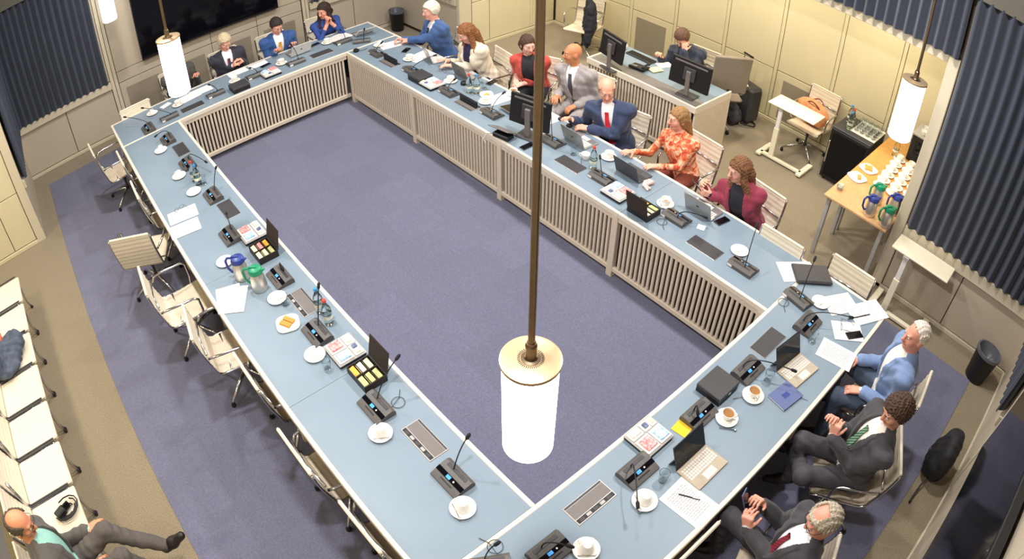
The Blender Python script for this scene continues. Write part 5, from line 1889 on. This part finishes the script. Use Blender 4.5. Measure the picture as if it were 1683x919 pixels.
    return t, arms
def stripe_mat(name, c1, c2, sc):
    m = mat(name, c1, .5, var=0)
    nt = m.node_tree
    tc = nt.nodes.new('ShaderNodeTexCoord')
    wv = nt.nodes.new('ShaderNodeTexWave')
    wv.inputs['Scale'].default_value = sc
    wv.bands_direction = 'DIAGONAL'
    cr = nt.nodes.new('ShaderNodeValToRGB')
    cr.color_ramp.elements[0].color = lin(c1)
    cr.color_ramp.elements[1].color = lin(c2)
    cr.color_ramp.elements[0].position = .45
    cr.color_ramp.elements[1].position = .55
    nt.links.new(tc.outputs['Object'], wv.inputs['Vector'])
    nt.links.new(wv.outputs['Fac'], cr.inputs['Fac'])
    nt.links.new(cr.outputs['Color'], nt.nodes['Principled BSDF'].inputs['Base Color'])
stripe_mat('tie_red', '8c2436', '5f2030', 22)
stripe_mat('tie_green', '2f5a3c', '7f9a86', 22)
def floral_mat():
    m = mat('floral', 'd8653f', .8, var=0)
    nt = m.node_tree
    tc = nt.nodes.new('ShaderNodeTexCoord')
    nz = nt.nodes.new('ShaderNodeTexNoise')
    nz.inputs['Scale'].default_value = 17
    nz.inputs['Detail'].default_value = 2
    nz.inputs['Distortion'].default_value = 1.2
    cr = nt.nodes.new('ShaderNodeValToRGB')
    e = cr.color_ramp.elements
    e[0].position, e[0].color = .36, lin('b8442f')
    e[1].position, e[1].color = .46, lin('dd7048')
    for p, c in ((.54, 'e89a6c'), (.6, 'f2d3b4'), (.68, 'dd7a50')):
        k = e.new(p)
        k.color = lin(c)
    nt.links.new(tc.outputs['Object'], nz.inputs['Vector'])
    nt.links.new(nz.outputs['Fac'], cr.inputs['Fac'])
    nt.links.new(cr.outputs['Color'], nt.nodes['Principled BSDF'].inputs['Base Color'])
floral_mat()
def hold_phone(p, az, pitch, label, m='notebook_blue'):
    t = thing('mobile_phone', label, 'phone', p)
    t.rotation_euler = (math.radians(pitch), 0, math.radians(az - 90))
    MB().box(-.036, .036, -.004, .004, -.075, .075, m, .003).build('case', t)
    MB().box(-.033, .033, -.0052, -.0042, -.070, .070, 'black_gloss').build('screen', t)
NE = .0065
# ---- near table: three men
person('seated white-haired man in light blue blazer and slate trousers', (2.55, -7.36), 114, (2.54, -7.34, 1.22), 134, 2,
       LH=(2.31, -7.20, .70), RH=(2.56, -7.02, .71), skin='dc9a84', hair='dccfc2', hairstyle='receding', jacket='748bb2', shirt='efece6', trousers='4c586c', h=NE,
       knees={'L': (2.28, -7.12, .58), 'R': (2.60, -7.05, .58)}, open_=True, curl=.25, ldir=(-.3, .9, -.25))
chair(2.536, -7.321, 98, 'white chair under the man in light blue blazer')
person('seated curly-haired man in charcoal suit with green tie, legs crossed', (1.80, -7.48), 126, (1.835, -7.52, 1.20), 140, 22,
       LH=(1.66, -7.24, .84), RH=(1.74, -7.20, .84), skin='dfa189', hair='4a3527', hairstyle='curly', jacket='3f3e42', shirt='ece6da', tie='tie_green', trousers='454347', h=NE,
       knees={'L': (1.44, -7.24, .62), 'R': (1.70, -7.16, .62)}, ankles={'L': (1.70, -7.05, .42), 'R': (1.66, -7.12, .1)}, curl=.75, lpalm=(.8, 0, -.4), rpalm=(-.8, 0, -.4), ldir=(.25, .2, .95), rdir=(-.1, .3, .9), lookdown=2)
chair(1.793, -7.442, 118, 'white chair under the curly-haired man')
pr, ar = person('seated grey-haired man in charcoal suit with red striped tie, holding a phone', (.78, -7.52), 124, (.85, -7.55, 1.18), 132, 26,
       LH=(.745, -7.20, .80), RH=(.925, -7.17, .82), skin='dc9c86', hair='b8ac98', hairstyle='thin', jacket='3d3c40', shirt='e4e6ee', tie='tie_red', trousers='403f44', h=NE,
       knees={'L': (.50, -7.30, .60), 'R': (.85, -7.25, .58)}, curl=.75, lpalm=(.95, .1, 0), rpalm=(-.95, .1, 0), ldir=(.1, .35, .9), rdir=(-.35, .35, .85), glasses=True, lookdown=3)
hold_phone((.83, -7.085, .90), 105, -25, 'blue-grey phone held in both hands of man with red striped tie')
chair(0.786, -7.486, 110, 'white chair under the man with red striped tie')
# ---- left wall: reclining man
person('reclining bald man in grey suit and teal shirt on the left wall chairs', (-2.78, -4.82), 4, (-2.80, -4.74, 1.19), -22, 16,
       LH=(-2.50, -4.60, .66), RH=(-2.56, -4.90, .64), skin='d08e6c', hair='4a4038', hairstyle='fringe', jacket='56524e', shirt='8fc0b4', trousers='57524e', h=NE, open_=True,
       knees={'L': (-2.30, -4.68, .68), 'R': (-2.36, -4.90, .60)}, ankles={'L': (-1.95, -4.90, .34), 'R': (-2.12, -4.96, .10), 'toe': (.9, -.35, .1)}, curl=.25, glasses=True)
# ---- right long table
person('seated white-haired man in blue suit with hands clasped on the table', (3.46, -.72), 172, (3.32, -.63, 1.22), 165, 4,
       LH=(3.06, -.37, .785), RH=(3.08, -.30, .785), skin='e6a894', hair='e8e0c8', hairstyle='full', jacket='3a5a8c', shirt='e6e8ee', tie='1f2740', trousers='2c3a58', curl=.6, lpalm=(0, .5, -.6), rpalm=(0, -.5, -.6))
chair(3.423, -0.694, 165, 'white chair under the white-haired man in blue suit')
person('seated woman with long auburn hair in cream jacket typing', (3.43, -1.58), 182, (3.22, -1.49, 1.18), 170, 22,
       LH=(3.03, -1.43, .79), RH=(3.08, -1.27, .79), skin='ecb49c', hair='8a5a34', hairstyle='wavy', jacket='ddd2bc', shirt='2a2850', trousers='2c2a4c', female=True, open_=True, curl=.35, lookdown=3, bare=.12)
chair(3.401, -1.586, 172, 'white chair under the woman in cream jacket')
person('seated woman with brown hair in red jacket and black top', (3.70, -2.16), 212, (3.55, -2.19, 1.16), 252, 8,
       LH=(3.47, -2.20, .68), RH=(3.50, -2.06, .70), skin='ecb8a4', hair='4a3428', hairstyle='tied', jacket='b8453a', shirt='26262c', trousers='2a2a34', female=True, open_=True, curl=.5, bare=.25, lpalm=(0, .4, -.8), rpalm=(0, -.4, -.8))
chair(3.686, -2.154, 200, 'white chair under the woman in red jacket')
person('seated bald man in light grey suit looking aside', (3.80, -2.84), 190, (3.68, -2.78, 1.21), 152, 0,
       LH=(3.60, -2.95, .66), RH=(3.55, -2.70, .70), skin='cf8a62', hair='8a6a50', hairstyle='bald', jacket='a09a98', shirt='eceaea', tie='4c4c54', trousers='9c9694', curl=.4)
chair(3.821, -2.850, 186, 'white chair under the bald man in grey suit')
person('seated balding man in navy suit with bright red tie', (3.48, -3.66), 204, (3.31, -3.61, 1.21), 226, 16,
       lpole=(.1, -.8, -.9), LH=(3.16, -3.55, .79), RH=(3.12, -3.34, .82), skin='e6a78e', hair='b39a80', hairstyle='fringe', jacket='33405e', shirt='f2eef0', tie='d02236', trousers='2a3450', curl=.35, lpalm=(0, .3, -.8), rpalm=(0, -.3, -.8), lookdown=2)
chair(3.452, -3.677, 190, 'white chair under the man with bright red tie')
person('seated woman with blond hair in orange floral blouse', (3.60, -4.46), 178, (3.48, -4.38, 1.17), 158, 0,
       LH=(3.19, -4.42, .77), RH=(3.20, -4.10, .77), skin='e8a890', hair='9a7448', hairstyle='tied', shirt_mat='floral', trousers='7a3a2c', female=True, curl=.25)
chair(3.620, -4.453, 176, 'white chair under the woman in orange floral blouse')
person('seated woman with wavy brown hair in burgundy jacket holding a phone', (3.40, -5.36), 186, (3.24, -5.25, 1.15), 156, 8,
       LH=(3.13, -5.09, .84), RH=(3.17, -4.98, .86), skin='e8ac96', hair='7a5234', hairstyle='wavy', jacket='8c2f46', shirt='22222c', trousers='26222c', female=True, open_=True, curl=.6, lpalm=(.2, .8, .2), rpalm=(-.2, -.8, .2))
hold_phone((3.07, -4.96, .895), 150, -40, 'dark phone in the hands of woman in burgundy', 'dark_grey')
chair(3.381, -5.350, 174, 'white chair under the woman in burgundy jacket')
# ---- clerk
person('young man in dark navy suit writing at the slatted desk', (5.62, -3.14), 184, (5.37, -3.04, 1.10), 188, 38,
       LH=(5.27, -3.16, .98), RH=(5.20, -2.86, .80), skin='dca186', hair='5c4030', hairstyle='full', jacket='262c3a', shirt='3a4258', trousers='22242c', curl=.7, lpalm=(.8, .2, .1), ldir=(.3, .3, .9), lpole=(-.3, -.3, -1), lookdown=3)
chair(5.581, -3.150, 186, 'white chair under the young man at the slatted desk')
# ---- far table
person('seated grey-haired man in dark suit with purple tie', (1.08, 1.14), -98, (1.05, 1.00, 1.11), -82, 24,
       LH=(1.23, .92, .765), RH=(1.07, .90, .765), skin='e2a58c', hair='cdbb9a', hairstyle='full', jacket='2e2f3c', shirt='efe9ec', tie='5a2c50', trousers='26262e', curl=.6, lpalm=(-.8, 0, -.3), rpalm=(.8, 0, -.3), lookdown=3)
hold_phone((1.14, .855, .80), -92, -50, 'dark phone in the hands of grey-haired man with purple tie', 'dark_grey')
chair(1.097, 1.140, -92, 'white chair under the man with purple tie')
person('seated dark-haired man in bright blue suit with yellow tie', (1.82, 1.05), -98, (1.79, .88, 1.11), -88, 24,
       LH=(1.96, .74, .79), RH=(1.66, .74, .79), skin='e2a58c', hair='2e2622', hairstyle='short', jacket='2d528a', shirt='f2eef0', tie='d9a53c', trousers='26304a', curl=.4, lookdown=3)
chair(1.827, 1.080, -92, 'dark-shaded white chair under the man with yellow tie')
person('seated woman with dark curly hair in blue dress, chin on clasped hands', (2.60, 1.05), -98, (2.52, .86, 1.10), -150, 6,
       LH=(2.56, .76, .93), RH=(2.50, .76, .92), skin='dc9c82', hair='33231c', hairstyle='wavy', shirt='2c468a', trousers='26304a', female=True, curl=.8, bare=.45, lpalm=(-.7, 0, .1), rpalm=(.7, 0, .1), ldir=(-.1, -.1, 1), rdir=(.1, -.1, 1), lpole=(.6, -.5, -1), rpole=(-.6, -.5, -1))
chair(2.637, 1.080, -92, 'white chair under the woman in blue dress')
person('seated man in dark grey suit mostly hidden behind the far pendant lamp', (.34, 1.26), -80, (.33, 1.06, 1.10), -80, 20,
       LH=(.56, .98, .80), RH=(.30, .92, .80), skin='dc9c82', hair='8a8078', hairstyle='short', jacket='4a4743', shirt='e8e6e4', trousers='3a3836', curl=.5)
chair(0.349, 1.180, -85, 'white chair under the man hidden behind the far lamp')
